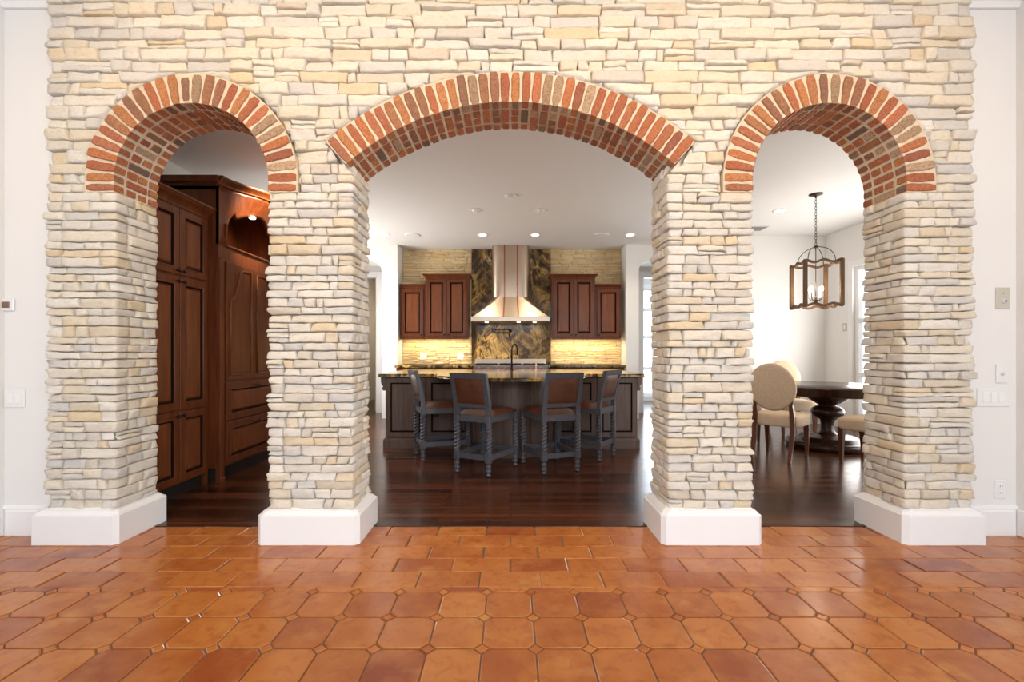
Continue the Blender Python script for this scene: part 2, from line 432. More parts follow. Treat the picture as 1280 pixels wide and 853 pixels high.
def in_arch(x, z):
    """signed push: returns new (x,z) outside the brick rings, and whether it was inside"""
    for cx in SIDE_X:
        R = ARCH_S['ro'] + .004; dx = x - cx
        if z > ARCH_S['zc']:
            r = math.hypot(dx, z - ARCH_S['zc'])
            if r < R:
                if r < 1e-4: return x, ARCH_S['zc'] + R, True
                return cx + dx/r*R, ARCH_S['zc'] + (z-ARCH_S['zc'])/r*R, True
        elif z > ARCH_S['zs'] - .002 and abs(dx) < R:
            return cx + math.copysign(R, dx), z, True
    dx = x - ARCH_C['cx']; dz = z - ARCH_C['zc']; r = math.hypot(dx, dz); R = ARCH_C['ro'] + .004
    if dz > 0 and r < R and abs(math.atan2(dx, dz)) < ARCH_C['half'] + .004 and r > .3:
        return ARCH_C['cx'] + dx/r*R, ARCH_C['zc'] + dz/r*R, True
    return x, z, False
def stone_row(mb, path, zlo, zhi, rng, clip, depth=(.026, .041), length=(.10, .42), gap=.0016, step=.030, wob=.006, seed=0):
    def lay(s0, s1, z0f, z1f):
        h = z1f(0) - z0f(0)
        us = [0, .004, .013]; L = s1 - s0
        k = max(2, int(L/step))
        us = [0, .002, .008] + [.008 + (L-.016)*i/k for i in range(1, k)] + [L-.008, L-.002, L]
        for c in path.corners:
            if s0 + .04 < c < s1 - .04:
                us = [u for u in us if abs(u + s0 - c) > .032] + [c-s0-.030, c-s0-.014, c-s0-.0015, c-s0+.0015, c-s0+.014, c-s0+.030]
        us = sorted(us)
        vv = [0, .02, .07, .18, .5, .82, .93, .98, 1]; pv = [0, .74, .94, 1, 1, 1, .94, .74, 0]
        D = rng.uniform(*depth); tu = rng.uniform(-.011, .011); tv = rng.uniform(-.012, .006); sd = rng.uniform(0, 500)
        e0 = rng.uniform(-.016, .016); e1 = rng.uniform(-.016, .016)
        verts = []; allin = True
        for i, u in enumerate(us):
            eu = min(u, L-u)
            pu = 0 if eu < 1e-6 else (.80 if eu < .004 else (.97 if eu < .02 else 1))
            for j, q in enumerate(vv):
                sk = e0*(1-u/L) + e1*(u/L) if False else 0
                ss = s0 + gap + u*(L-2*gap)/L + (e0*(q-.5) if u < L*.3 else (e1*(q-.5) if u > L*.7 else 0))
                ss = max(0, min(path.L, ss))
                a = z0f(ss) + gap; b = z1f(ss) - gap; z = a + (b-a)*q
                pos, nr = path.at(ss)
                nz = noise.noise((ss*9+sd, z*22, sd)); n2 = noise.noise((ss*30+sd, z*55, sd+7)) + .5*noise.noise((ss*80+sd, z*120, sd+9))
                d = (D + tu*(u/L-.5) + tv*(q-.5) + nz*.009 + n2*.006)*min(pu, pv[j]) if pu*pv[j] > 0 else -.012
                z += noise.noise((ss*20, sd, q*2))*.0055*(0 if q in (0, 1) and False else 1)
                x, y = pos.x + nr.x*d, pos.y + nr.y*d
                ins = False
                if clip and pos.y < YF + .02:
                    x2, z2, ins = in_arch(x, z)
                    if ins: x, z = x2, z2; y = pos.y - nr.y*0 + .006 if False else pos.y + .010
                allin = allin and ins
                verts.append((x, y, z))
        if allin: return
        n = len(vv); f = []
        for i in range(len(us)-1):
            for j in range(n-1): f.append((i*n+j, (i+1)*n+j, (i+1)*n+j+1, i*n+j+1))
        mb.add(verts, f, 0, True)
    s = 0.0; lastshort = False
    while s < path.L - 1e-6:
        L = rng.uniform(*length)
        if rng.random() < .22: L *= .55
        e = s + L
        for c in path.corners:
            if abs(e - c) < .055: e = c + (.06 if rng.random() < .5 else -.06)
            if s < c < e + .02 and c - s < .02: e = max(e, c + .1)
        if e <= s + .03: e = s + .06
        if path.L - e < length[0]*.7: e = path.L
        if rng.random() < .13 and zhi(0)-zlo(0) > .055 and e - s > .12:
            zm0 = rng.uniform(.4, .6)
            zm = (lambda t, k=zm0: zlo(t)*(1-k) + zhi(t)*k)
            lay(s, e, zlo, zm); lay(s, e, zm, zhi)
        else: lay(s, e, zlo, zhi)
        s = e
def rowline(z, i, amp=.006, fr=2.3):
    return lambda s: z + amp*noise.noise((s*fr + i*13.7, i*3.1, 0.5))
def build_arcade():
    rng = random.Random(5); mb = MB()
    A = []                                           # zone A: piers below the side springing
    A.append(Path([(-XO, 3.02), (-XO, YF), (-XI1, YF), (-XI1, YBK)]))
    A.append(Path([(-XI2, YBK), (-XI2, YF), (-XC, YF), (-XC, YBK)]))
    A.append(Path([(XC, YBK), (XC, YF), (XI2, YF), (XI2, YBK)]))
    A.append(Path([(XI1, YBK), (XI1, YF), (XO, YF), (XO, 3.02)]))
    # orient so the outward normal (dy,-dx) points out
    fixA = []
    for p in A: fixA.append(p)
    def rows(z0, z1, lo, hi):
        zs = [z0]
        while zs[-1] < z1 - hi*.8: zs.append(zs[-1] + rng.uniform(lo, hi))
        k = (z1 - z0)/(zs[-1] - z0); return [z0 + (z-z0)*k for z in zs]
    for pi, p in enumerate(fixA):
        zs = rows(.205, 2.14, .042, .066)
        for i in range(len(zs)-1):
            a0 = 0 if i == 0 else .006; a1 = 0 if i == len(zs)-2 else .006
            stone_row(mb, p, rowline(zs[i], i + pi*50, a0), rowline(zs[i+1], i+1 + pi*50, a1), rng, False, length=(.075, .25))
    zC = 2.318
    zb = rows(2.14, zC, .050, .068)
    Bp = [Path([(-XO, 3.02), (-XO, YF), (-2.0, YF)]), Path([(-1.9, YF), (-XC, YF), (-XC, YBK)]),
          Path([(XC, YBK), (XC, YF), (1.9, YF)]), Path([(2.0, YF), (XO, YF), (XO, 3.02)])]
    for pi, p in enumerate(Bp):
        for i in range(len(zb)-1):
            a0 = 0 if i == 0 else .006; a1 = 0 if i == len(zb)-2 else .006
            stone_row(mb, p, rowline(zb[i], 300+i+pi*20, a0), rowline(zb[i+1], 301+i+pi*20, a1), rng, True, length=(.08, .28))
    zc = rows(zC, 3.56, .052, .076)
    p = Path([(-XO, 3.02), (-XO, YF), (XO, YF), (XO, 3.02)])
    for i in range(len(zc)-1):
        stone_row(mb, p, rowline(zc[i], 500+i, 0 if i == 0 else .009), rowline(zc[i+1], 501+i, .009), rng, True, length=(.09, .34), depth=(.018, .044))
    # core behind the stones
    e = .012; o = []
    def sarc(cx):
        r = ARCH_S['ri'] + .03; q = [(cx - r, ARCH_S['zs'])]
        for i in range(25):
            a = PI - PI*i/24; q.append((cx + r*math.cos(a), ARCH_S['zc'] + r*math.sin(a)))
        q.append((cx + r, ARCH_S['zs'])); return q
    def carc():
        r = ARCH_C['ri'] + .03; q = []
        for i in range(25):
            a = -ARCH_C['half'] + 2*ARCH_C['half']*i/24; q.append((r*math.sin(a), ARCH_C['zc'] + r*math.cos(a)))
        return q
    XOe, XI1e, XI2e, XCe = XO-e, XI1+e, XI2-e, XC+e
    cols = [(-XOe, -XI1e), (-XI2e, -XCe), (XCe, XI2e), (XI1e, XOe)]
    for a, b in cols: mb.box(a, b, YF+e, YBK, 0, 2.14, mi=1)
    # spandrels in vertical slices between successive x stations, bottom given by the arches
    xs = set([-XOe, XOe])
    top = []
    for x, z in sarc(SIDE_X[0]) + carc() + sarc(SIDE_X[1]): xs.add(round(x, 4))
    def bottom(x):
        for cx in SIDE_X:
            r = ARCH_S['ri'] + .03
            if abs(x-cx) < r: return ARCH_S['zc'] + math.sqrt(max(0, r*r-(x-cx)**2))
        r = ARCH_C['ri'] + .03
        if abs(x) < r*math.sin(ARCH_C['half']) - 1e-4: return ARCH_C['zc'] + math.sqrt(r*r - x*x)
        return 2.13
    xs = sorted(xs)
    for a, b in zip(xs[:-1], xs[1:]):
        m_ = 1e-3
        za, zb_ = bottom(a+min(m_, (b-a)/3)), bottom(b-min(m_, (b-a)/3))
        mb.prism([(a, za), (b, zb_), (b, 3.6), (a, 3.6)], 'y', YF+e, YBK, mi=1)
    wall = struct('wall_back', mb, [M_STONE, M_STONEMORTAR], 'tall cream ledgestone wall pierced by three brick arches', 'wall')
    return wall
WALL = build_arcade()

def brick(mb, rng, u0, u1, r0, r1, y0, y1, fn):
    """loft along r with a worn outline; fn(t, r) -> (x, z) with t the position along the arch"""
    secs = []; k = 6; j = lambda s=.0022: rng.uniform(-s, s); b = .005
    ys = (y0 + j(), y1 + j())
    for i in range(k):
        t = i/(k-1); r = r0 + (r1-r0)*t; sh = b if i in (0, k-1) else 0.0
        a0 = u0 + sh + j(.0028); a1 = u1 - sh + j(.0028); f0 = ys[0] + sh*.8 + j(.0012); f1 = ys[1] - sh*.8 + j(.0012)
        loop = [(a0+b, f0), (a1-b, f0), (a1, f0+b), (a1, f1-b), (a1-b, f1), (a0+b, f1), (a0, f1-b), (a0, f0+b)]
        sec = []
        for u, y in loop:
            x, z = fn(u, r); sec.append((x, y, z))
        secs.append(sec)
    mb.loft(secs, 0, False)
def build_brick_arch(cx, kind, seed):
    rng = random.Random(seed); mb = MB(); Y0 = 2.772; Y1 = YBK + .012
    if kind == 'side':
        A = ARCH_S; ri, ro = A['ri'], A['ro']; rm = (ri+ro)/2; st = A['zc'] - A['zs']; L = PI*ri + 2*st; n = 28
        def fn(u, r):          # u measured on the intrados
            if u < st: return cx - r, A['zs'] + u
            if u > L - st: return cx + r, A['zs'] + (L-u)
            a = PI - (u-st)/ri; return cx + r*math.cos(a), A['zc'] + r*math.sin(a)
    else:
        A = ARCH_C; ri, ro = A['ri'], A['ro']; L = 2*A['half']*ri; n = 36
        def fn(u, r):
            a = -A['half'] + u/ri; return cx + r*math.sin(a), A['zc'] + r*math.cos(a)
    p = L/n
    for i in range(n):
        m0 = .0045 if kind == 'side' else .0048
        u0 = i*p + m0; u1 = (i+1)*p - m0
        # front brick tapers less than the wedge, as real bricks do
        rr = (ri + ro)/2
        def fs(u, r, c=(u0+u1)/2, f=fn, cw=rng.uniform(.90, 1.0)):
            k = ri/r if kind == 'side' else 1.0
            w = cw if kind != 'side' else cw*(ri/r)*(1.0 + .30*(r-ri)/(ro-ri))
            return f(c + (u-c)*w, r)
        brick(mb, rng, u0, u1, ri + rng.uniform(-.003, .003), ro + rng.uniform(-.012, .004), Y0 + rng.uniform(-.003, .004), Y0+.082, fs)
        d0 = Y0 + .096; d1 = Y1 - .092
        if i % 2: brick(mb, rng, u0, u1, ri + rng.uniform(-.003, .003), ri+.07, d0, d1, fn)
        else:
            c = (d0+d1)/2
            brick(mb, rng, u0, u1, ri + rng.uniform(-.003, .003), ri+.07, d0, c-.005, fn); brick(mb, rng, u0, u1, ri + rng.uniform(-.003, .003), ri+.07, c+.005, d1, fn)
        brick(mb, rng, u0, u1, ri + rng.uniform(-.003, .003), ro-.02, Y1-.080, Y1, fn)
    k = 96; secs = []
    for i in range(k+1):
        u = L*i/k; a = []
        jr = rng.uniform(-.0015, .0015)
        for r, y in ((ri+.005+jr, Y0+.008), (ro+.002, Y0+.008), (ro+.002, Y1-.006), (ri+.005+jr, Y1-.006)):
            x, z = fn(u, r); a.append((x, y, z))
        secs.append(a)
    mb.loft(secs, 1, False)
    return mb
for nm, cx, kind, seed, lab in (('l', SIDE_X[0], 'side', 3, 'red brick ring of the left round arch'), ('c', 0.0, 'centre', 4, 'red brick ring of the wide segmental middle arch'), ('r', SIDE_X[1], 'side', 9, 'red brick ring of the right round arch')):
    o = build_brick_arch(cx, kind, seed).build('brick_arch', [M_BRICK, M_MORTAR], WALL); o['label'] = lab

def build_plinth(x0, x1, y0, y1, lab):
    mb = MB(); c = .026
    prof = [(0, 0), (0, .172), (.004, .176), (.010, .178), (.014, .186), (.026, .198), (.040, .205), (.046, .212)]
    secs = []
    for ins, z in prof:
        a, b, d, e = x0+ins, x1-ins, y0+ins, y1-ins; k = c
        secs.append([(a+k, d, z), (b-k, d, z), (b, d+k, z), (b, e-k, z), (b-k, e, z), (a+k, e, z), (a, e-k, z), (a, d+k, z)])
    mb.loft(secs, 0, False)
    o = mb.build('plinth', M_TRIM, WALL); o['label'] = lab
build_plinth(-2.905, -2.372, 2.735, 3.165, 'white moulded plinth under the leftmost stone pier')
build_plinth(-1.530, -.912, 2.735, 3.15, 'white moulded plinth left of the middle arch')
build_plinth(.912, 1.522, 2.735, 3.15, 'white moulded plinth right of the middle arch')
build_plinth(2.372, 2.885, 2.735, 3.165, 'white moulded plinth under the rightmost stone pier')

# ------------------------------------------------------------------ great-room shell
YW = 2.90
for sx, nm in ((-1, 'left'), (1, 'right')):
    mb = MB(); a, b = sorted((sx*2.80, sx*3.24)); mb.box(a, b, YW, 3.10, 0, 3.6); struct('wall_back_'+nm, mb, M_WALL, 'white plaster wall strip %s of the stone wall' % nm, 'wall')
    mb = MB(); a, b = sorted((sx*2.9, sx*3.222))
    mb.prism([(YW, 0), (YW-.020, 0), (YW-.020, .150), (YW-.014, .160), (YW-.014, .172), (YW-.005, .186), (YW, .186)], 'x', a, b)
    struct('baseboard_'+nm, mb, M_TRIM, 'white baseboard beside the %s plinth' % nm, 'baseboard')
    mb = MB(); a, b = sorted((sx*3.222, sx*3.40)); mb.box(a, b, -5.0, 3.10, 0, 3.6); struct('wall_'+nm, mb, M_WALL, 'white plaster side wall at the photo\'s %s edge' % nm, 'wall')
    mb = MB(); a, b = sorted((sx*(XO+.02), sx*3.222))
    z0 = 3.345
    mb.prism([(YW, z0), (YW-.02, z0), (YW-.03, z0+.03), (YW-.10, z0+.12), (YW-.11, z0+.16), (YW, z0+.16)], 'x', a, b)
    struct('trim_%d' % (2 if sx < 0 else 3), mb, M_TRIM, 'white crown moulding above the %s wall strip' % nm, 'trim')
    mb = MB(); a, b = sorted((sx*3.222, sx*3.200)); mb.box(a, b, -4.9, YW-.02, 0, .17, .006); struct('baseboard_side_'+nm, mb, M_TRIM, 'white baseboard on the %s side wall' % nm, 'baseboard')
mb = MB(); mb.box(-3.4, 3.4, -5.0, 3.10, 3.6, 3.7); struct('ceiling', mb, M_WALL, 'white ceiling of the room in front of the arches', 'ceiling')
mb = MB(); mb.box(-3.4, 3.4, -5.15, -5.0, 0, 3.7); struct('wall_rear', mb, M_WALL, 'white wall behind the viewer', 'wall')

# ------------------------------------------------------------------ kitchen + dining shell
CZ = 3.06
mb = MB(); mb.box(-3.5, 6.6, YBK, 12.2, CZ, CZ+.12); struct('ceiling', mb, M_CEIL, 'pale textured kitchen ceiling with recessed lights', 'ceiling')
mb = MB(); mb.box(-3.52, -3.38, 3.10, 12.2, 0, CZ); struct('wall_kitchen_left', mb, M_WALL, 'white wall behind the tall cherry cabinets', 'wall')
mb = MB(); mb.box(3.40, 6.6, 2.95, 3.10, 0, CZ); struct('wall_dining_front', mb, M_WALL)
mb = MB(); mb.box(-2.0, 2.06, 8.40, 8.55, 0, CZ); struct('wall_kitchen_back', mb, M_STONEMORTAR, 'kitchen end wall behind the range', 'wall')
def arched_wall(x0, x1, y0, y1, ox0, ox1, ztop, rad, H):
    mb = MB()
    pts = []
    for i in range(9):
        a = PI - PI/2*i/8; pts.append((ox0 + rad + rad*math.cos(a), ztop - rad*.8 + rad*.8*math.sin(a)))
    for i in range(9):
        a = PI/2 - PI/2*i/8; pts.append((ox1 - rad + rad*math.cos(a), ztop - rad*.8 + rad*.8*math.sin(a)))
    mb.box(x0, ox0, y0, y1, 0, H); mb.box(ox1, x1, y0, y1, 0, H)
    for a, b in zip(pts[:-1], pts[1:]):
        if b[0]-a[0] < 1e-6: continue
        mb.prism([(a[0], a[1]), (b[0], b[1]), (b[0], H), (a[0], H)], 'y', y0, y1)
    return mb
struct('wall_kitchen_left_wing', arched_wall(-3.38, -1.985, 8.0, 8.55, -3.15, -2.262, 2.777, .22, CZ), M_WALL, 'white kitchen wall left of the range with arched opening', 'wall')
struct('wall_kitchen_right_wing', arched_wall(2.04, 3.50, 8.0, 8.55, 2.257, 3.30, 2.777, .22, CZ), M_WALL, 'white kitchen wall right of the range with arched opening', 'wall')
def cased_wall(name, x0, x1, y, ox0, ox1, oz, lab):
    mb = MB(); mb.box(x0, ox0, y, y+.12, 0, CZ); mb.box(ox1, x1, y, y+.12, 0, CZ); mb.box(ox0, ox1, y, y+.12, oz, CZ)
    o = struct(name, mb, M_WALL, lab, 'wall')
    mb = MB(); c = .10
    mb.box(ox0-c, ox0, y-.022, y, 0, oz+c, .004); mb.box(ox1, ox1+c, y-.022, y, 0, oz+c, .004); mb.box(ox0, ox1, y-.022, y, oz, oz+c, .004)
    mb.box(ox0, ox0+.018, y, y+.13, 0, oz); mb.box(ox1-.018, ox1, y, y+.13, 0, oz); mb.box(ox0, ox1, y, y+.13, oz-.018, oz)
    mb.build('casing', M_TRIM, o)
    return o
W1 = cased_wall('wall_passage_left', -3.38, -1.9, 8.80, -3.28, -2.58, 2.63, 'white passage wall with a cased doorway seen left of the island')
mb = MB(); mb.box(-3.38, -1.0, 11.9, 12.05, 0, CZ); struct('wall_far_left', mb, M_TAN, 'olive tan far wall seen through the left doorway', 'wall')
mb = MB(); mb.box(-1.05, -.9, 8.9, 11.9, 0, CZ); struct('wall_far_side', mb, M_TAN)
dr = MB(); dr.box(-2.662, -2.622, 8.945, 9.72, .01, 2.60, .003)
dd = struct('door_1', dr, M_TAN, 'tan door standing open in the left passage', 'door')
for z in (.35, 1.05, 1.75, 2.35):
    hb = MB(); hb.box(-2.618, -2.600, 8.915, 8.944, z, z+.10, .003); hb.build('hinge', M_BRASS, dd)
W2 = cased_wall('wall_passage_right', 1.9, 3.50, 8.80, 2.56, 3.32, 2.63, 'white passage wall with a cased doorway seen right of the island')
mb = MB(); mb.box(1.9, 2.5, 8.92, 11.0, 0, CZ); struct('wall_sunroom_left', mb, M_WALL)
mb = MB()
mb.box(2.5, 3.16, 11.0, 11.15, 0, CZ); mb.box(4.5, 6.6, 11.0, 11.15, 0, CZ); mb.box(3.16, 4.5, 11.0, 11.15, 0, .10); mb.box(3.16, 4.5, 11.0, 11.15, 2.72, CZ)
struct('wall_sunroom_back', mb, M_WALL, 'white far wall with bright glazing right of the range', 'wall')
mb = MB()
for x in (3.16, 3.44, 3.98, 4.46): mb.box(x, x+.06, 11.03, 11.09, .10, 2.72, .005)
for z in (.10, .74, 1.5, 2.16, 2.66): mb.box(3.16, 4.52, 11.035, 11.085, z, z+.07, .005)
mb.box(3.05, 4.6, 10.975, 11.0, 2.70, 2.82, .005); mb.box(3.05, 3.16, 10.975, 11.0, 0, 2.72, .005)
WN = struct('window_1', mb, M_TRIM, 'tall white framed window seen through the right passage', 'window')
g = MB(); g.box(3.2, 4.5, 11.055, 11.062, .12, 2.70); g.build('pane', M_GLASS, WN)
mb = MB(); mb.box(3.42, 3.50, 7.40, 8.0, 0, CZ); struct('wall_dining_return', mb, M_WALL)
mb = MB(); mb.box(3.50, 5.13, 7.40, 7.52, 0, CZ); struct('wall_dining_back', mb, M_WALL, 'white dining room back wall behind the round table', 'wall')
mb = MB(); mb.box(3.50, 5.13, 7.38, 7.40, 0, .17, .006); struct('baseboard_dining_back', mb, M_TRIM)
mb = MB(); XD = 5.13
mb.box(XD, XD+.14, 6.80, 7.52, 0, CZ); mb.box(XD, XD+.14, 3.10, 4.30, 0, CZ); mb.box(XD, XD+.14, 4.30, 6.80, 2.44, CZ)
struct('wall_dining_right', mb, M_WALL, 'white dining room side wall with glazed doors', 'wall')
mb = MB()
for y in (4.30, 5.07, 5.55, 6.03, 6.735): mb.box(XD+.02, XD+.08, y, y+.065, 0, 2.44, .005)
for z in (0, .8, 1.6, 2.375): mb.box(XD+.025, XD+.075, 4.30, 6.80, z, z+.065, .005)
mb.box(XD-.022, XD, 6.80, 6.89, 0, 2.53, .004); mb.box(XD-.022, XD, 4.21, 6.80, 2.44, 2.53, .004)
WD = struct('window_2', mb, M_TRIM, 'white framed glazed doors at the dining room\'s right wall', 'window')
g = MB(); g.box(XD+.045, XD+.052, 4.32, 6.78, .03, 2.42); g.build('pane', M_GLASS, WD)

# fine ledgestone cladding on the range wall
def cladding(x0, x1, z0, z1, seed, y=8.40):
    rng = random.Random(seed); mb = MB(); z = z0; i = seed*100
    p = Path([(x0, y-.004), (x1, y-.004)])
    while z < z1 - .001:
        h = min(rng.uniform(.032, .055), z1 - z)
        if z1 - z - h < .02: h = z1 - z
        stone_row(mb, p, rowline(z, i, .003, 4), rowline(z+h, i+1, .003, 4), rng, False, (.008, .026), (.10, .32), .0015, .05)
        z += h; i += 1
    return mb
KB = bpy.data.objects['wall_kitchen_back']
for a, b, s, lab in ((-1.985, -.71, 21, 'tan ledgestone cladding left of the granite slab'), (.74, 2.04, 22, 'tan ledgestone cladding right of the granite slab')):
    o = cladding(a, b, .95, CZ, s).build('stone_cladding', M_STONE2, KB, False); o['label'] = lab

# ------------------------------------------------------------------ cabinet doors
DOORPROF = [(0, -.02), (0, .0), (.003, .003), (.048, .003), (.052, .006), (.057, .004), (.062, -.012), (.066, -.012), (.080, -.001), (.086, 0)]
def door_mis(): return [0, 0, 0, 0, 0, 1, 1, 0]
def panel_door(parent, name, M, w, h, wood, fr=.055, knob=None, handle=None, gw=.002):
    mb = MB(); k = fr/.052
    prof = [((i + (gw if i > .064 else 0))*k if i > .01 else i, d) for i, d in DOORPROF]
    m = min(w, h)*.46
    if prof[-1][0] > m: prof = [(i*m/prof[-1][0], d) for i, d in prof]
    # applied bead round the panel
    rings(mb, w, h, prof, M, [0, 0, 0, 0, 0, 1, 1, 0, 2], last=2)
    o = mb.build(name, [wood, M_GLAZE_SHADE, M_CHERRY2], parent)
    if knob:
        kb = MB(); kb.lathe([(.0, .0), (.006, .0), (.006, .012), (.014, .018), (.015, .024), (.008, .030), (0, .031)], 12, (knob[0], knob[1], .003), M=M)
        kb.build('knob', M_BLACK, o)
    if handle:
        hb = MB(); x, y, L = handle
        hb.tube([(x-L/2, y, .004), (x-L/2, y, .03), (x-L/2-.01, y, .034), (x+L/2+.01, y, .034), (x+L/2, y, .03), (x+L/2, y, .004)], .005, 8, M=M)
        hb.build('handle', M_BLACK, o)
    return o
def crown_x(mb, x, y0, y1, z, h=.10, out=.06):
    """crown running along Y on a face looking +X at x"""
    prof = [(x-.02, z), (x, z), (x+.006, z+h*.08), (x+.010, z+h*.25), (x+out*.35, z+h*.45), (x+out*.8, z+h*.72), (x+out*.85, z+h*.80), (x+out, z+h*.84), (x+out, z+h), (x-.02, z+h)]
    mb.prism(prof, 'y', y0, y1)
    return mb

# ---- pantry cabinet (left column of tall doors)
t = thing('pantry_cabinet', 'tall cherry pantry cabinet nearest the left arch, two columns of panelled doors', 'cabinet', (-2.98, 3.66, 0))
def loc(mb, o): return mb
def PT(M): return Matrix.Translation(-Vector((-2.98, 3.66, 0))) @ M
T0 = Matrix.Translation(-Vector((-2.98, 3.66, 0)))
XP = -2.672
mb = MB(); mb.box(-3.37, XP, 3.30, 4.012, .10, 2.34, .004, M=T0); mb.build('body', M_CHERRY, t)
mb = MB(); mb.box(-3.37, XP-.035, 3.30, 4.012, 0, .10, M=T0); mb.build('toe_kick', M_TOE, t)
mb = MB(); mb.box(XP-.04, XP+.004, 3.985, 4.018, .0, 2.33, .004, M=T0); mb.build('end_stile', M_CHERRY, t)
cm = MB(); crown_x(cm, XP+.004, 3.28, 4.018, 2.325, .10, .075); cm.v = [tuple(T0 @ Vector(p)) for p in cm.v]; cm.build('crown', M_CHERRY, t)
for (z0, z1, kz) in ((.115, .685, 'hi'), (.70, 1.765, 'hi'), (1.785, 2.318, 'lo')):
    for (y0, y1, side) in ((3.312, 3.648, 1), (3.656, 3.985, -1)):
        wd = y1-y0; h = z1-z0
        kx = wd - .03 if side == 1 else .03
        panel_door(t, 'door', T0 @ EAST(XP+.017, y0, z0), wd, h, M_CHERRY, .056, (kx, .03 if kz == 'lo' else h-.035))

# ---- built-in refrigerator cabinet
FX0 = -2.575; FY0, FY1 = 4.02, 5.04; FM = (FY0+FY1)/2
t = thing('refrigerator_cabinet', 'bow-topped cherry cabinet enclosing a built-in refrigerator with ogee panels and drawers', 'cabinet', (-2.98, FM, 0))
T1 = Matrix.Translation(-Vector((-2.98, FM, 0)))
mb = MB()
mb.box(-3.37, FX0, FY0, FY1, .13, 2.12, .003, M=T1)                     # lower carcass
mb.box(-3.37, FX0, FY0, FY0+.085, 2.12, 2.64, .003, M=T1); mb.box(-3.37, FX0, FY1-.085, FY1, 2.12, 2.64, .003, M=T1)
mb.box(-3.37, -2.98, FY0+.085, FY1-.085, 2.12, 2.64, M=T1)
mb.box(-3.37, FX0-.03, FY0, FY1, 2.60, 2.645, M=T1)
mb.build('body', M_CHERRY, t)
mb = MB(); mb.box(-3.37, FX0-.09, FY0+.02, FY1, 0, .13, M=T1); mb.build('toe_kick', M_TOE, t)
mb = MB(); mb.box(FX0-.03, FX0+.018, FY0-.004, FY0+.055, 0, 2.0, .006, M=T1); mb.box(FX0-.03, FX0+.024, FY0-.006, FY0+.06, 0, .05, .006, M=T1); mb.build('pilaster', M_CHERRY, t)
# bowed cornice: plan curve, arch-and-ogee lower edge
def bow(y):
    k = (y-FY0)/(FY1-FY0); k = max(0, min(1, k))
    return .20*(math.sin(PI*k)**2) if 0 < k < 1 else 0
def lowedge(y):
    k = abs((y-FM)/((FY1-FY0)/2))
    if k > .86: return 2.12
    if k > .80: return 2.29
    if k > .70: return 2.29 + .10*(.80-k)/.10
    if k > .58: return 2.39 + .06*math.sin((.70-k)/.12*PI/2)
    return 2.40 + .09*math.cos(k/.58*PI/2) + .0
ys = [FY0 + (FY1-FY0)*i/80 for i in range(81)]
secs = []
for y in ys:
    b = bow(y); zl = lowedge(y); fl = []
    for i in range(9):
        q = i/8; z = zl + (2.645-zl)*q
        fl.append((FX0 + .004 + b*(max(0, min(1, (z-2.25)/.39))**1.6), y, z))
    bk = [(p[0]-.03, p[1], p[2]) for p in reversed(fl)]
    secs.append(fl + bk)
mb = MB(); mb.loft(secs, 0, True, T1); mb.build('bowed_fascia', M_CHERRY, t)
secs = []
for y in [FY0-.03] + ys + [FY1]:
    b = bow(y); x = FX0 + b
    secs.append([(x-.25, y, 2.64), (x+.004, y, 2.64), (x+.016, y, 2.648), (x+.018, y, 2.660), (x+.034, y, 2.678), (x+.052, y, 2.694), (x+.056, y, 2.702), (x+.056, y, 2.715), (x-.25, y, 2.715)])
mb = MB(); mb.loft(secs, 0, False, T1)
mb.box(-3.37, FX0+.02, FY0-.05, FY0+.01, 2.655, 2.715, .006, M=T1); mb.box(-3.37, FX0, FY0-.02, FY0+.01, 2.63, 2.66, .006, M=T1); mb.box(-3.37, FX0-.2, FY0, FY1, 2.645, 2.712, M=T1)
mb.build('crown', M_CHERRY, t)
mb = MB(); mb.tube([(FX0+.012, FY0+.085, 2.32), (FX0+.012, FY0+.085, 2.125), (FX0+.012, FY1-.085, 2.125), (FX0+.012, FY1-.085, 2.32)], .011, 6, M=T1); mb.build('niche_moulding', M_CHERRY, t)
mb = MB(); mb.lathe([(0, -.006), (.026, -.006), (.030, 0), (.030, .012)], 16, (FX0+.075, FM-.12, 2.462), M=T1); mb.build('puck_light', M_LAMP, t)
spot('niche_puck_light', (FX0-.06, FM-.05, 2.44), 14, (1, .70, .34), 2.0, .9, .03, (-2.98, FM, 2.18))
spot('fascia_light', (-1.85, 4.30, CZ-.04), 380, WARM, .75, .95, .05, (FX0+.15, FM-.10, 2.54))  # added spot with no fitting, gives the fascia its highlight
def ogee_panel(M, w, h, left):
    """door with shaped top: outline bead following an ogee, plus the flat panel"""
    mb = MB(); mb.box(0, w, 0, h, -.02, .004, .003, M=M)
    i = .05; zt = h - .045; zs = zt - .29; x0, x1 = i, w-i
    pts = [(x0, i), (x1, i), (x1, zt)]
    sh = [(.0, 0), (.12, .01), (.20, .035), (.24, .08), (.30, .12), (.36, .17), (.42, .235), (.50, .275), (.62, .29)]
    cur = [(x0 + (x1-x0)*a, zs + b) for a, b in sh]
    if not left:
        pts = [(w-x, y) for x, y in ([(x0, i), (x1, i), (x1, zt)])]; cur = [(w-x, y) for x, y in cur]
    loop = pts + list(reversed(cur))
    mb.tube([(x, y, .007) for x, y in loop], .011, 8, 2, M, True)
    inn = [(x + ((w/2-x)*.05), y + (h/2-y)*.02, .0045) for x, y in loop]
    mb.add(inn, [tuple(range(len(inn)))], 0, False, M)
    gl = [(x + ((w/2-x)*.09), y + (h/2-y)*.035, .0062) for x, y in loop]
    mb.tube([(x, y, .0045) for x, y, z in gl], .0028, 5, 1, M, True)
    return mb
for (y0, y1, lf) in ((4.098, FM-.003, True), (FM+.003, FY1-.02, False)):
    mb = ogee_panel(T1 @ EAST(FX0+.018, y0, .905), y1-y0, 1.075, lf); mb.build('door', [M_CHERRY, M_GLAZE_SHADE, M_CHERRY2], t)
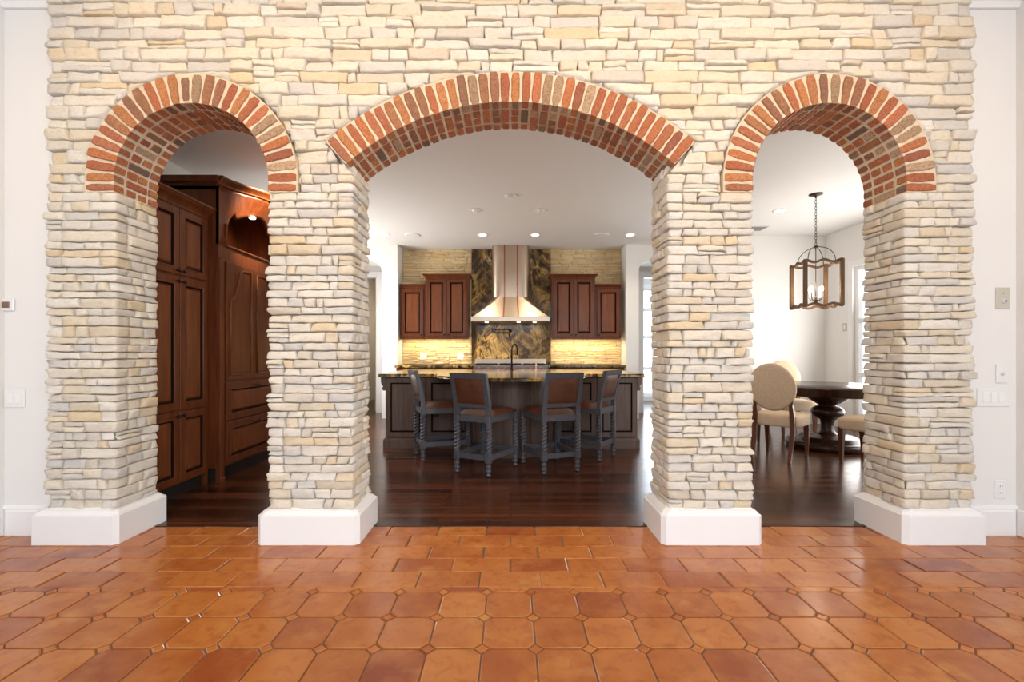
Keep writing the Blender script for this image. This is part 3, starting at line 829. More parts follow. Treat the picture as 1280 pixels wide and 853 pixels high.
for (z0, z1) in ((.545, .885), (.150, .527)):
    panel_door(t, 'drawer', T1 @ EAST(FX0+.020, 4.098, z0), FY1-.02-4.098, z1-z0, M_CHERRY, .058, None, ((FY1-.02-4.098)/2, (z1-z0)-.045, .13))

# ---- wall cabinets beside the hood
def wall_cabinet(x0, x1, yf, z0, z1, nd, label, out=(1, 1)):
    cx = (x0+x1)/2; t = thing('wall_cabinet', label, 'cabinet', (cx, 8.385, z0)); T = Matrix.Translation(-Vector((cx, 8.385, z0)))
    mb = MB(); mb.box(x0, x1, yf+.02, 8.372, z0, z1-.06, .003, M=T); mb.build('body', M_CHERRY, t)
    mb = MB(); zc = z1-.075; h = .075
    prof = [(0, 0), (.006, .01), (.012, .03), (.040, .055), (.044, .062), (.044, .075)]
    secs = []
    for o_, z in prof: secs.append([(x0-o_*out[0], yf+.018-o_, zc+z), (x1+o_*out[1], yf+.018-o_, zc+z), (x1+o_*out[1], 8.372, zc+z), (x0-o_*out[0], 8.372, zc+z)])
    mb.loft(secs, 0, False, T); mb.build('crown', M_CHERRY, t)
    mb = MB(); mb.box(x0-.004, x1+.004, yf+.002, yf+.03, z0-.028, z0+.002, .006, M=T); mb.build('light_rail', M_CHERRY, t)
    g = .03; w = (x1-x0-2*g-(nd-1)*.012)/nd
    for i in range(nd):
        a = x0+g+i*(w+.012); kx = (.035 if i == nd-1 else w-.035)
        if nd == 1: kx = w-.035 if x0 < 0 else .035
        panel_door(t, 'door', T @ FRONT(a, yf+.003, z0+.02), w, zc-z0-.035, M_CHERRY, .052, (kx, .03), None, .010)
wall_cabinet(-1.962, -1.515, 8.08, 1.425, 2.375, 1, 'single-door cherry wall cabinet at the left end beside the white wall', (0, 0))
wall_cabinet(-1.505, -.745, 8.03, 1.425, 2.545, 2, 'taller double-door cherry wall cabinet just left of the range hood')
wall_cabinet(.735, 1.50, 8.03, 1.425, 2.545, 2, 'taller double-door cherry wall cabinet just right of the range hood')
wall_cabinet(1.51, 1.965, 8.08, 1.425, 2.375, 1, 'single-door cherry wall cabinet at the right end beside the white wall', (0, 0))
for xa, xb in ((-1.9, -.8), (.8, 1.9)):
    area('under_cabinet_light', ((xa+xb)/2, 8.20, 1.392), ((xa+xb)/2, 8.27, .9), xb-xa, .05, 7, (1, .76, .42))

# ---- granite slab behind the range, hood, pot filler
mb = MB(); mb.box(-.71, .74, 8.365, 8.398, .95, CZ-.002, .003); mb.build('granite_slab', M_GRANITE, KB)['label'] = 'tall black and gold granite slab on the wall behind the hood'
HX = .005
t = thing('range_hood', 'brushed steel chimney hood with copper straps above the range', 'range hood', (HX, 8.36, 1.69)); T = Matrix.Translation(-Vector((HX, 8.36, 1.69)))
mb = MB(); hw = .335
def rrect(hw, yf, yb, z, r=.05, n=5):
    q = []
    for i in range(n+1):
        a = PI + PI/2*i/n; q.append((HX-hw+r + r*math.cos(a), yf+r + r*math.sin(a), z))
    for i in range(n+1):
        a = -PI/2 + PI/2*i/n; q.append((HX+hw-r + r*math.cos(a), yf+r + r*math.sin(a), z))
    q += [(HX+hw, yb, z), (HX-hw, yb, z)]; return q
secs = [rrect(hw, 8.02, 8.36, z, .15, 8) for z in (2.14, 2.4, 2.7, CZ-.004)]
mb.loft(secs, 0, True, T); mb.build('chimney', M_STEEL, t)
mb = MB()
secs = []
for q in [i/8 for i in range(9)]:
    e = q**1.12; z = 2.145 - .375*q; secs.append(rrect(hw + (.672-hw)*e, 8.02 - (8.02-7.80)*e, 8.36, z, .15*(1-q)+.012, 8))
mb.loft(secs, 0, False, T); mb.build('canopy', M_STEEL, t)
mb = MB(); mb.box(HX-.676, HX+.676, 7.795, 8.36, 1.695, 1.772, .006, M=T); mb.box(HX-.682, HX+.682, 7.79, 8.36, 1.765, 1.778, .003, M=T); mb.build('rim_band', M_STEEL, t)
for x in (-.108, .118):
    mb = MB(); mb.box(HX+x-.012, HX+x+.012, 8.012, 8.03, 2.14, CZ-.004, .003, M=T)
    e = [( -.012), .012]
    mb.loft([[(HX+x-.012, 8.012, 2.145), (HX+x+.012, 8.012, 2.145), (HX+x+.012, 8.03, 2.145), (HX+x-.012, 8.03, 2.145)], [(HX+x*1.15-.012, 7.794, 1.78), (HX+x*1.15+.012, 7.794, 1.78), (HX+x*1.15+.012, 7.82, 1.78), (HX+x*1.15-.012, 7.82, 1.78)]], 0, False, T)
    for z in (2.36, 2.62, 2.9):
        mb.lathe([(.014, 0), (.012, .006), (0, .010)], 10, (0, 0, 0), M=T @ FRONT(HX+x, 8.012, z))
    mb.build('copper_strap', M_COPPER, t)
for x in (-.42, .14, .42):
    mb = MB(); mb.lathe([(.03, 0), (.03, -.006), (0, -.006)], 14, (HX+x, 7.98, 1.694), M=T); mb.build('hood_lamp', M_LAMP, t)
for x in (-.4, .4): spot('hood_light', (HX+x, 8.02, 1.67), 8, (1, .80, .50), 2.3, .8, .03, (HX+x, 8.30, 1.0))
t = thing('pot_filler', 'black wall-mounted pot filler tap above the range', 'tap', (-.02, 8.36, 1.56)); T = Matrix.Translation(-Vector((-.02, 8.36, 1.56)))
mb = MB(); mb.lathe([(0, 0), (.03, 0), (.03, .008), (.012, .012), (.012, .05), (0, .05)], 12, (.0, 0, 0), M=T @ FRONT(.0, 8.36, 1.56)); mb.build('flange', M_BLACK, t)
mb = MB(); mb.tube([(0, 8.31, 1.56), (0, 8.30, 1.585), (-.30, 8.27, 1.585), (-.33, 8.26, 1.585)], .010, 8, M=T); mb.tube([(-.33, 8.26, 1.60), (-.33, 8.26, 1.52), (-.05, 8.21, 1.52), (-.02, 8.20, 1.51), (-.02, 8.20, 1.44)], .010, 8, M=T); mb.build('arm', M_BLACK, t)

# ---- back counters, base cabinets, range
for xa, xb, side, edge in ((-1.975, -.655, 'left', -1), (.665, 1.975, 'right', 1)):
    cx = (xa+xb)/2
    t = thing('base_cabinet', 'dark cherry base cabinet under the counter %s of the range' % side, 'cabinet', (cx, 8.1, 0)); T = Matrix.Translation(-Vector((cx, 8.1, 0)))
    b0 = xa + .02; b1 = xb - .02
    mb = MB(); mb.box(b0, b1, 7.80, 7.995 if False else 8.36, .10, .895, .003, M=T) if False else mb.box(max(b0, -1.96), min(b1, 1.96), 7.80, 8.36, .10, .895, .003, M=T)
    mb.build('body', M_CHERRY, t)
    mb = MB(); mb.box(b0+.02, b1-.02, 7.86, 8.3, 0, .10, M=T); mb.build('toe_kick', M_TOE, t)
    w = (b1-b0)/3
    for i in range(3):
        panel_door(t, 'drawer', T @ FRONT(b0+i*w+.004, 7.782, .735), w-.008, .15, M_CHERRY, .03, (w/2, .075))
        panel_door(t, 'door', T @ FRONT(b0+i*w+.004, 7.782, .115), w-.008, .61, M_CHERRY, .055, (.04 if i else w-.045, .56))
    mb = MB(); mb.box(xa, xb, 7.755, 8.36, .897, .945, .012); tag(mb.build('countertop', M_GRANITE), 'dark granite counter %s of the range against the stone wall' % side, 'countertop')
t = thing('range', 'stainless range with red knobs between the back counters', 'stove', (0.0, 8.1, 0)); T = Matrix.Translation(-Vector((0, 8.1, 0)))
mb = MB(); mb.box(-.645, .655, 7.78, 8.36, .09, .945, .006, M=T); mb.build('body', M_RANGE, t)
mb = MB(); mb.box(-.645, .655, 8.30, 8.36, .945, 1.045, .006, M=T); mb.build('backguard', M_STEEL, t)
mb = MB()
for i in range(3):
    x = -.42 + i*.42
    for k in range(5): mb.box(x-.19, x+.19, 7.84+k*.1, 7.855+k*.1, .946, .966, .003, M=T)
    mb.box(x-.195, x-.18, 7.83, 8.26, .946, .962, .003, M=T); mb.box(x+.18, x+.195, 7.83, 8.26, .946, .962, .003, M=T)
mb.build('burner_grate', M_BLACK, t)
for i in range(8):
    mb = MB(); mb.lathe([(.0, 0), (.024, 0), (.022, .03), (0, .032)], 14, M=T @ FRONT(-.53+i*.15, 7.78, .885)); mb.build('knob', M_RED, t)
for a, b in ((-.62, .16), (.19, .63)):
    mb = MB(); mb.box(a, b, 7.755, 7.782, .2, .82, .006, M=T); d_ = mb.build('oven_door', M_RANGE, t)
    mb = MB(); mb.tube([(a+.05, 7.755, .76), (a+.05, 7.71, .76), (b-.05, 7.71, .76), (b-.05, 7.755, .76)], .012, 8, M=T); mb.build('handle', M_STEEL, d_)

# ---- island
IX0, IX1, IY0, IY1 = -1.53, 1.555, 5.52, 6.95; IC = .012
t = thing('kitchen_island', 'dark walnut kitchen island with panelled front and rounded centre drum', 'kitchen island', (IC, 6.2, 0)); T = Matrix.Translation(-Vector((IC, 6.2, 0)))
mb = MB(); mb.box(IX0+.02, IX1-.02, IY0+.02, IY1, .0, .86, .003, M=T); mb.build('body', M_ISLAND, t)
mb = MB()
prof = [(0, 0), (0, .10), (-.006, .108), (-.010, .118), (-.022, .125)]
secs = []
for o_, z in prof: secs.append([(IX0-.012-o_, IY0-.012-o_, z), (IX1+.012+o_, IY0-.012-o_, z), (IX1+.012+o_, IY1+.012, z), (IX0-.012-o_, IY1+.012, z)])
mb.loft(secs, 0, False, T); mb.build('base_moulding', M_ISLAND, t)
mb = MB(); mb.lathe([(.50, 0), (.50, .86)], 48, (IC, 5.50, 0), M=T); mb.lathe([(.52, 0), (.52, .09), (.512, .11), (.50, .12)], 48, (IC, 5.50, 0), M=T)
for a in (-150, -118, -62, -30):
    an = math.radians(a)
    mb.box(-.03, .03, -.006, .012, .13, .85, .004, M=T @ Matrix.Translation((IC + .505*math.cos(an), 5.50 + .505*math.sin(an), 0)) @ Matrix.Rotation(an - PI/2, 4, 'Z'))
mb.build('drum', M_ISLAND, t)
ISLP = [(0, -.02), (0, 0), (.004, .004), (.060, .004), (.066, .0), (.070, -.008), (.076, -.008), (.082, -.004), (.088, -.004)]
for xa, xb in ((IX0+.015, IX0+.50), (IX0+.51, IC-.49), (IC+.49, IX1-.51), (IX1-.50, IX1-.015)):
    mb = MB(); rings(mb, xb-xa, .72, ISLP, T @ FRONT(xa, IY0+.002, .135), [0, 0, 0, 1, 1, 1, 0, 0]); mb.build('panel', [M_ISLAND, M_GLAZE_SHADE], t)
for xa, s in ((IX0+.02, -1), (IX1-.02, 1)):
    mb = MB(); q = [(0, .70), (.03, .70), (.042, .715), (.040, .74), (.03, .752), (.044, .765), (.055, .79), (.058, .83), (.058, .86), (0, .86)]
    mb.prism([(xa + s*u, z) for u, z in q], 'y', IY0-.012, IY0+.08, M=T); mb.build('corbel', M_ISLAND, t)
mb = MB(); mb.box(-.94, -.865, IY0-.002, IY0+.012, .38, .49, .004, M=T); mb.build('outlet_plate', M_TOE, t)
# countertop outline with the round bar in the centre
out = [(IX0-.06, IY1+.04), (IX0-.06, IY0-.05)]
R = .885; CY = 5.45; a0 = math.asin(min(1, (IY0-.05-CY)/R))
out.append((IC - R - .06, IY0-.05))
for i in range(41):
    a = PI + .02 + (PI-.04)*i/40; out.append((IC + R*math.cos(a), CY + R*math.sin(a)))
out += [(IC + R + .06, IY0-.05), (IX1+.06, IY0-.05), (IX1+.06, IY1+.04)]
def inset(poly, d):
    n = len(poly); q = []
    for i in range(n):
        a = Vector(poly[i-1]); b = Vector(poly[i]); c = Vector(poly[(i+1) % n])
        e0 = (b-a).normalized(); e1 = (c-b).normalized(); n0 = Vector((-e0.y, e0.x)); n1 = Vector((-e1.y, e1.x))
        m_ = (n0+n1); m_ = m_/max(.35, m_.length_squared)*2 if False else m_.normalized()/max(.5, math.sqrt(max(.01, (1+n0.dot(n1))/2)))
        q.append(b + m_*d)
    return q
secs = []
for d, z in ((.010, .862), (0, .868), (-.0, .878), (.004, .884), (.004, .890), (0, .895), (.008, .904)):
    q = inset(out, d); secs.append([(p[0], p[1], z) for p in q])
mb = MB(); mb.loft(secs, 0, False); tag(mb.build('island_countertop', M_GRANITE), 'glossy black and gold granite island top with a half-round bar', 'countertop')
FYY = 6.62
t = thing('faucet', 'black gooseneck faucet standing on the island top', 'faucet', (.02, FYY, .904))
mb = MB(); mb.lathe([(.028, 0), (.028, .012), (.018, .02), (.018, .09), (.013, .10), (.013, .12)], 14); mb.build('base', M_BLACK, t)
mb = MB(); mb.tube([(0, 0, .11), (0, 0, .30), (.008, .004, .345), (.03, .012, .375), (.055, .02, .375), (.075, .026, .345), (.082, .03, .30), (.082, .03, .22)], .0115, 10); mb.build('spout', M_BLACK, t)
mb = MB(); mb.tube([(0, 0, .07), (-.04, -.01, .075), (-.10, -.02, .10)], .007, 8); mb.build('lever', M_BLACK, t)
t = thing('soap_dispenser', 'slim steel soap dispenser right of the black faucet', 'dispenser', (.375, FYY+.02, .904))
mb = MB(); mb.lathe([(.018, 0), (.018, .01), (.009, .015), (.009, .11), (0, .112)], 12); mb.build('pump', M_STEEL, t)
mb = MB(); mb.tube([(0, 0, .105), (-.07, -.02, .108), (-.075, -.022, .095)], .005, 8); mb.build('nozzle', M_STEEL, t)

# ------------------------------------------------------------------ bar stools
def twist(mb, x, y, z0, z1, r=.031, turns=3.8, lean=(0, 0)):
    n = 24; k = 84; secs = []
    for i in range(k+1):
        q = i/k; z = z0 + (z1-z0)*q; ph = 2*PI*turns*q; fade = min(1, q*14, (1-q)*14); sec = []
        for j in range(n):
            a = 2*PI*j/n
            rr = r*(.80*(1-fade) + fade*(.50 + .50*math.sqrt(abs(math.cos(a-ph)))))
            sec.append((x + lean[0]*(q) + rr*math.cos(a), y + lean[1]*q + rr*math.sin(a), z))
        secs.append(sec)
    mb.loft(secs, 0, True)
def make_stool(label, group):
    t = thing('bar_stool', label, 'stool', (0, 0, 0), 0, group)
    RX, FXs, RY, FYs = .178, .195, -.25, .245; SH = .565
    for sx in (-1, 1):                                    # facing +Y
        for (x, y, rear) in ((sx*RX, RY, True), (sx*FXs, FYs, False)):
            mb = MB()
            mb.lathe([(.010, 0), (.022, .005), (.025, .016), (.016, .028), (.016, .034), (.027, .044), (.029, .056), (.018, .070), (.026, .084), (.028, .098), (.020, .112), (.026, .125)], 14, (x, y, 0))
            mb.box(x-.028, x+.028, y-.028, y+.028, .125, .215, .006)
            twist(mb, x, y, .215, .49)
            mb.box(x-.027, x+.027, y-.027, y+.027, .49, SH, .005)
            mb.build('leg', M_STOOL, t)
        # raked back post
        mb = MB(); x = sx*RX; secs = []
        for z, dy, w_ in ((SH-.005, 0, .023), (.65, -.006, .023), (.80, -.035, .022), (.965, -.080, .021)):
            secs.append([(x-w_+sx*.003*(z-.56)/.4, RY+dy-.020, z), (x+w_+sx*.003*(z-.56)/.4, RY+dy-.020, z), (x+w_+sx*.003*(z-.56)/.4, RY+dy+.020, z), (x-w_+sx*.003*(z-.56)/.4, RY+dy+.020, z)])
        mb.loft(secs, 0, False); mb.build('back_post', M_STOOL, t)
    mb = MB()                                             # seat rails
    mb.box(-RX, RX, RY-.016, RY+.016, .50, .56, .003); mb.box(-FXs, FXs, FYs-.016, FYs+.016, .50, .56, .003)
    for sx in (-1, 1):
        mb.loft([[(sx*RX-.014, RY, .50), (sx*RX+.014, RY, .50), (sx*RX+.014, RY, .56), (sx*RX-.014, RY, .56)], [(sx*FXs-.014, FYs, .50), (sx*FXs+.014, FYs, .50), (sx*FXs+.014, FYs, .56), (sx*FXs-.014, FYs, .56)]])
    mb.build('seat_frame', M_STOOL, t)
    def cushion(w0, w1, y0, y1, z0, z1, nx=10, ny=10):
        mb = MB(); v = []; f = []
        for j in range(ny+1):
            for i in range(nx+1):
                u = i/nx*2-1; q = j/ny*2-1; w_ = w0 + (w1-w0)*j/ny
                e = (1-abs(u)**5)*(1-abs(q)**5)
                v.append((u*w_, y0 + (y1-y0)*j/ny, z0 + (z1-z0)*(e**.45)))
        for j in range(ny):
            for i in range(nx): f.append((j*(nx+1)+i, j*(nx+1)+i+1, (j+1)*(nx+1)+i+1, (j+1)*(nx+1)+i))
        b = len(v); v += [(-w0, y0, z0-.004), (w0, y0, z0-.004), (w1, y1, z0-.004), (-w1, y1, z0-.004)]
        f.append((b, b+3, b+2, b+1)); mb.add(v, f, 0, True); return mb
    cushion(RX+.018, FXs+.022, RY+.028, FYs+.028, .558, .612).build('seat', M_LEATHER, t)
    def back_y(z): return RY - (0 if z < .62 else (.006 + (z-.65)*.235 if z > .65 else .003))
    for (za, zb) in ((.635, .672), (.915, .968)):
        mb = MB(); ya, yb = back_y(za), back_y(zb)
        mb.loft([[(-RX-.004, ya-.017, za), (RX+.004, ya-.017, za), (RX+.004, ya+.017, za), (-RX-.004, ya+.017, za)], [(-RX-.005, yb-.017, zb), (RX+.005, yb-.017, zb), (RX+.005, yb+.017, zb), (-RX-.005, yb+.017, zb)]])
        mb.build('back_rail', M_STOOL, t)
    mb = MB(); ya, yb = back_y(.668), back_y(.918); n = 8; v = []; f = []
    for side in (-1, 1):
        b = len(v)
        for j in range(n+1):
            for i in range(n+1):
                u = i/n*2-1; q = j/n; z = .668 + .25*q; e = ((1-abs(u)**4)*(1-abs(2*q-1)**4))**.5
                v.append((u*(RX-.018), ya + (yb-ya)*q + side*(.008 + .012*e), z))
        for j in range(n):
            for i in range(n): f.append((b+j*(n+1)+i, b+j*(n+1)+i+1, b+(j+1)*(n+1)+i+1, b+(j+1)*(n+1)+i))
    mb.add(v, f, 0, True); mb.build('backrest', M_LEATHER, t)
    mb = MB()
    mb.box(-RX, RX, RY-.013, RY+.013, .145, .195, .003); mb.build('stretcher', M_STOOL, t)
    mb = MB(); mb.box(-FXs, FXs, FYs-.013, FYs+.013, .145, .195, .003); mb.build('stretcher', M_STOOL, t)
    for sx in (-1, 1):
        mb = MB(); mb.loft([[(sx*RX-.012, RY, .145), (sx*RX+.012, RY, .145), (sx*RX+.012, RY, .195), (sx*RX-.012, RY, .195)], [(sx*FXs-.012, FYs, .145), (sx*FXs+.012, FYs, .145), (sx*FXs+.012, FYs, .195), (sx*FXs-.012, FYs, .195)]]); mb.build('stretcher', M_STOOL, t)
    return t
SG = 'bar stools at the island'
def place(rearx, reary, fx, fy, d=.25):
    L = math.hypot(fx, fy); fx /= L; fy /= L
    return (rearx + fx*d, reary + fy*d, 0), math.atan2(-fx, fy)
s0 = make_stool('slate-painted stool second from left, its seat turned right toward the island centre', SG)
l, r = place(-.360, 4.335, .483, .876); s0.location = l; s0.rotation_euler = (0, 0, r)
l, r = place(-1.005, 5.045, .92, .39); dup(s0, l, r, 'leftmost slate-painted stool, seen from its side facing right', SG)
l, r = place(.486, 4.39, -.34, .94); dup(s0, l, r, 'slate-painted stool second from right, its seat turned left toward the island centre', SG)
l, r = place(1.055, 5.0, -.80, .60); dup(s0, l, r, 'rightmost slate-painted stool, turned left with its backrest edge-on', SG)

# ------------------------------------------------------------------ dining table, chairs, lantern
TX, TY = 3.90, 5.60
t = thing('dining_table', 'round espresso pedestal dining table under the lantern', 'table', (TX, TY, 0))
mb = MB(); mb.lathe([(0, .655), (.70, .655), (.735, .665), (.735, .735), (.755, .742), (.760, .752), (.752, .762), (0, .762)], 64); mb.build('tabletop', M_DARKWOOD, t)
mb = MB(); mb.lathe([(.0, .658), (.27, .656), (.262, .645), (.20, .59), (.13, .54), (.092, .518), (.092, .508), (.125, .500), (.162, .475), (.176, .44), (.168, .405), (.135, .372), (.098, .356), (.098, .346), (.078, .338), (.072, .30), (.074, .21), (.095, .175), (.13, .152)], 40); mb.build('pedestal', M_DARKWOOD, t)
mb = MB(); mb.lathe([(.0, .155), (.20, .155), (.25, .135), (.29, .14), (.32, .125), (.34, .095), (.38, .085), (.42, .09), (.445, .07), (.45, .035), (.43, .0), (0, .0)], 48); mb.build('base', M_DARKWOOD, t)
def make_chair(label):
    t = thing('dining_chair', label, 'chair', (0, 0, 0))
    # seat cushion
    n = 14; secs = []
    def outline(k, z, grow=0):
        q = []
        for i in range(40):
            a = 2*PI*i/40; c, s_ = math.cos(a), math.sin(a); e = .42
            x = math.copysign(abs(c)**e, c)*(.245 + .015*(s_ > 0)*abs(s_)); y = math.copysign(abs(s_)**e, s_)*.245
            q.append((x*k + grow*0, y*k + .01, z))
        return q
    for k, z in ((.93, .355), (.99, .362), (1.0, .38), (1.0, .44), (.985, .462), (.93, .478), (.75, .490), (.4, .496), (.02, .498)): secs.append(outline(k, z))
    mb = MB(); mb.loft(secs, 0, True); mb.build('seat', M_LINEN, t)
    # oval back, slightly reclined
    T = Matrix.Translation((0, -.275, .785)) @ Matrix.Rotation(math.radians(10), 4, 'X')
    secs = []
    for k, y in ((.02, -.032), (.5, -.032), (.88, -.031), (.955, -.026), (.985, -.017), (1.0, -.012), (1.0, .012), (.985, .02), (.94, .032), (.7, .040), (.02, .043)):
        secs.append([(math.cos(2*PI*i/40)*.236*k, y, math.sin(2*PI*i/40)*.262*k) for i in range(40)])
    mb = MB(); mb.loft(secs, 0, True, T); mb.build('backrest', M_LINEN, t)
    for sx in (-1, 1):
        mb = MB(); secs = []
        for z, x, y, w_ in ((0, .185, -.325, .015), (.12, .185, -.285, .018), (.30, .188, -.232, .022), (.40, .188, -.222, .024), (.50, .183, -.228, .022), (.60, .176, -.243, .018), (.70, .20, -.258, .013)):
            x *= sx; secs.append([(x-w_, y-w_*1.1, z), (x+w_, y-w_*1.1, z), (x+w_, y+w_*1.1, z), (x-w_, y+w_*1.1, z)])
        mb.loft(secs); mb.build('leg', M_LEGWOOD, t)
        mb = MB(); secs = []
        for z, w_, dx in ((0, .014, 0), (.15, .018, .004), (.30, .026, .003), (.37, .027, 0)):
            x = sx*(.200+dx); secs.append([(x-w_, .205-w_, z), (x+w_, .205-w_, z), (x+w_, .205+w_, z), (x-w_, .205+w_, z)])
        mb.loft(secs); mb.build('leg', M_LEGWOOD, t)
    return t
CG = None
c0 = make_chair('cream oval-back dining chair with its back to the viewer, left of the table')
def putc(cx, cy, fx, fy): return (cx, cy, 0), math.atan2(-fx, fy)
l, r = putc(3.045, 5.13, .74, .67); c0.location = l; c0.rotation_euler = (0, 0, r)
l, r = putc(4.02, 6.50, -.14, -.98); dup(c0, l, r, 'cream oval-back dining chair on the far side of the round table')
l, r = putc(3.775, 4.72, -.435, .90); dup(c0, l, r, 'cream upholstered dining chair nearest the right pier, only its seat and legs showing')
l, r = putc(3.02, 6.02, .9, -.35); dup(c0, l, r, 'cream dining chair mostly hidden behind the pier, left of the table')

LX, LY = 3.665, 5.46
t = thing('lantern_pendant', 'rustic wood-framed lantern pendant with candle bulbs above the dining table', 'pendant light', (LX, LY, CZ))
mb = MB(); mb.lathe([(0, 0), (.075, 0), (.075, -.006), (.05, -.016), (.012, -.022), (.01, -.045), (0, -.046)], 24); mb.build('canopy', M_IRON, t)
mb = MB(); z = -.04; i = 0
while z > -.60:
    pts = []
    for k in range(12):
        a = 2*PI*k/12; u = .011*math.cos(a); q = .022*math.sin(a)
        pts.append((u, 0, z-.02+q) if i % 2 else (0, u, z-.02+q))
    mb.tube(pts, .0032, 6, closed=True); z -= .036; i += 1
mb.build('chain', M_IRON, t)
zt, zb = 2.245-CZ, 1.70-CZ; zs = 2.43-CZ
mb = MB(); mb.lathe([(0, .012), (.018, .010), (.03, 0), (.018, -.012), (.006, -.02), (.0045, -.06), (.0045, -(zs-1.80+CZ)+.0), (0, -(zs-1.80+CZ))], 12, (0, 0, zs)); mb.build('stem', M_IRON, t)
H_ = .192
RL = Matrix.Rotation(math.radians(-11), 4, 'Z')
for k in range(4):
    a = PI/4 + PI/2*k; mb = MB(); pts = []
    for i in range(13):
        q = i/12*PI/2; rr = .205*math.sin(q); pts.append((rr*math.cos(a), rr*math.sin(a), zs - .005 - (zs - zt - .0)*(1-math.cos(q))))
    mb.tube(pts, .0045, 6, M=RL); mb.build('hoop', M_IRON, t)
for sx in (-1, 1):
    for sy in (-1, 1):
        mb = MB(); mb.box(sx*H_-.020, sx*H_+.020, sy*H_-.020, sy*H_+.020, zb, zt, .004, M=RL); mb.build('post', M_LANTERN, t)
for k in range(4):
    for zz, sgn in ((zt-.02, 1), (zb+.02, -1)):
        secs = []
        for i in range(25):
            u = -H_ + 2*H_*i/24; dz = .014*math.cos(u/H_*2*PI)*sgn
            secs.append([(u, H_-.013, zz+dz-.014), (u, H_+.013, zz+dz-.014), (u, H_+.013, zz+dz+.014), (u, H_-.013, zz+dz+.014)])
        mb = MB(); mb.loft(secs, 0, False, RL @ Matrix.Rotation(PI/2*k, 4, 'Z')); mb.build('rail', M_LANTERN, t)
mb = MB(); cb = 1.80-CZ
mb.lathe([(0, -.05), (.012, -.045), (.022, -.02), (.012, 0), (.014, .02), (.006, .03), (0, .03)], 14, (0, 0, cb))
for k in range(4):
    a = PI/2*k + .4; mb.tube([(0, 0, cb), (.04*math.cos(a), .04*math.sin(a), cb-.02), (.07*math.cos(a), .07*math.sin(a), cb), (.075*math.cos(a), .075*math.sin(a), cb+.02)], .005, 6)
mb.build('candle_arms', M_IRON, t)
for k in range(4):
    a = PI/2*k + .4; x, y = .075*math.cos(a), .075*math.sin(a)
    mb = MB(); mb.lathe([(.011, .02), (.011, .085), (.0, .087)], 10, (x, y, cb)); cs = mb.build('candle_sleeve', M_IVORY, t)
    mb = MB(); mb.lathe([(.006, .087), (.014, .105), (.015, .12), (.008, .145), (0, .16)], 10, (x, y, cb)); mb.build('bulb', M_BULB, cs)
d = bpy.data.lights.new('lantern_glow', 'POINT'); d.energy = 9; d.color = WARM; d.shadow_soft_size = .08
o = bpy.data.objects.new('lantern_glow', d); COL.objects.link(o); o.location = (LX, LY, 1.90)

# ------------------------------------------------------------------ ceiling fittings
CANS = [(-2.03, 7.35, 'bright recessed ceiling light at the far left of the back row'), (-.45, 7.35, 'bright recessed ceiling light just left of the hood'), (.40, 7.35, 'bright recessed ceiling light just right of the hood'), (1.93, 7.35, 'bright recessed ceiling light at the far right of the back row'), (3.61, 6.10, 'recessed ceiling light left of the lantern in the dining room')]
first = None
def can_mesh():
    a = MB(); a.lathe([(.062, -.002), (.088, -.006), (.090, 0), (.062, 0)], 28)
    b = MB(); b.lathe([(0, -.003), (.062, -.003), (.062, 0)], 28); return a, b
for x, y, lab in CANS:
    if first is None:
        first = thing('recessed_light', lab, 'ceiling light', (x, y, CZ), 0, 'lit recessed ceiling lights'); a, b = can_mesh(); a.build('trim_ring', M_TRIM, first); b.build('lens', M_LAMP, first)
    else: dup(first, (x, y, CZ), 0, lab, 'lit recessed ceiling lights')
    spot('can_light', (x, y, CZ-.02), 20 if abs(x) < 1 else 38, WARM, 2.0, .9, .06)
fd = None
for x, y, lab in ((-.46, 6.07, 'eyeball recessed ceiling light left of centre, nearer the arch'), (.405, 6.07, 'eyeball recessed ceiling light right of centre, nearer the arch')):
    if fd is None:
        fd = thing('recessed_light', lab, 'ceiling light', (x, y, CZ), 0, 'eyeball ceiling lights over the island')
        mb = MB(); mb.lathe([(.058, -.004), (.085, -.010), (.092, 0), (.058, 0)], 28); mb.build('trim_ring', M_TRIM, fd)
        mb = MB(); mb.lathe([(0, -.034), (.025, -.032), (.045, -.022), (.056, -.004), (.056, 0)], 24); mb.build('eyeball', M_TRIM, fd)
    else: dup(fd, (x, y, CZ), 0, lab, 'eyeball ceiling lights over the island')
    spot('island_can_light', (x, y, CZ-.05), 26, WARM, 2.0, .9, .05)
fs = None
for x, y, lab in ((-1.58, 7.35, 'flat white round speaker in the ceiling left of the hood'), (1.47, 7.35, 'flat white round speaker in the ceiling right of the hood')):
    if fs is None:
        fs = thing('ceiling_speaker', lab, 'speaker', (x, y, CZ)); mb = MB(); mb.lathe([(0, -.006), (.10, -.006), (.11, -.008), (.115, 0)], 32); mb.build('grille', M_BEVWHITE, fs)
        mb = MB(); mb.lathe([(.108, -.011), (.122, -.008), (.125, 0), (.108, 0)], 32); mb.build('rim', M_TRIM, fs)
    else: dup(fs, (x, y, CZ), 0, lab)
t = thing('smoke_detector', 'white smoke detector on the ceiling nearest the middle arch', 'smoke detector', (0.0, 5.52, CZ))
mb = MB(); mb.lathe([(0, -.030), (.05, -.030), (.062, -.024), (.066, -.010), (.072, -.008), (.074, 0)], 28); mb.build('cover', M_TRIM, t)
t = thing('ceiling_vent', 'dark slatted air vent in the dining room ceiling', 'vent', (3.72, 6.95, CZ))
mb = MB(); mb.box(-.17, .17, -.12, .12, -.010, 0, .003); mb.build('frame', M_BEVWHITE, t)
for i in range(8):
    mb = MB(); mb.box(-.15, .15, -.105+i*.028, -.092+i*.028, -.014, -.009, .001); mb.build('slat', M_SLOT, t)

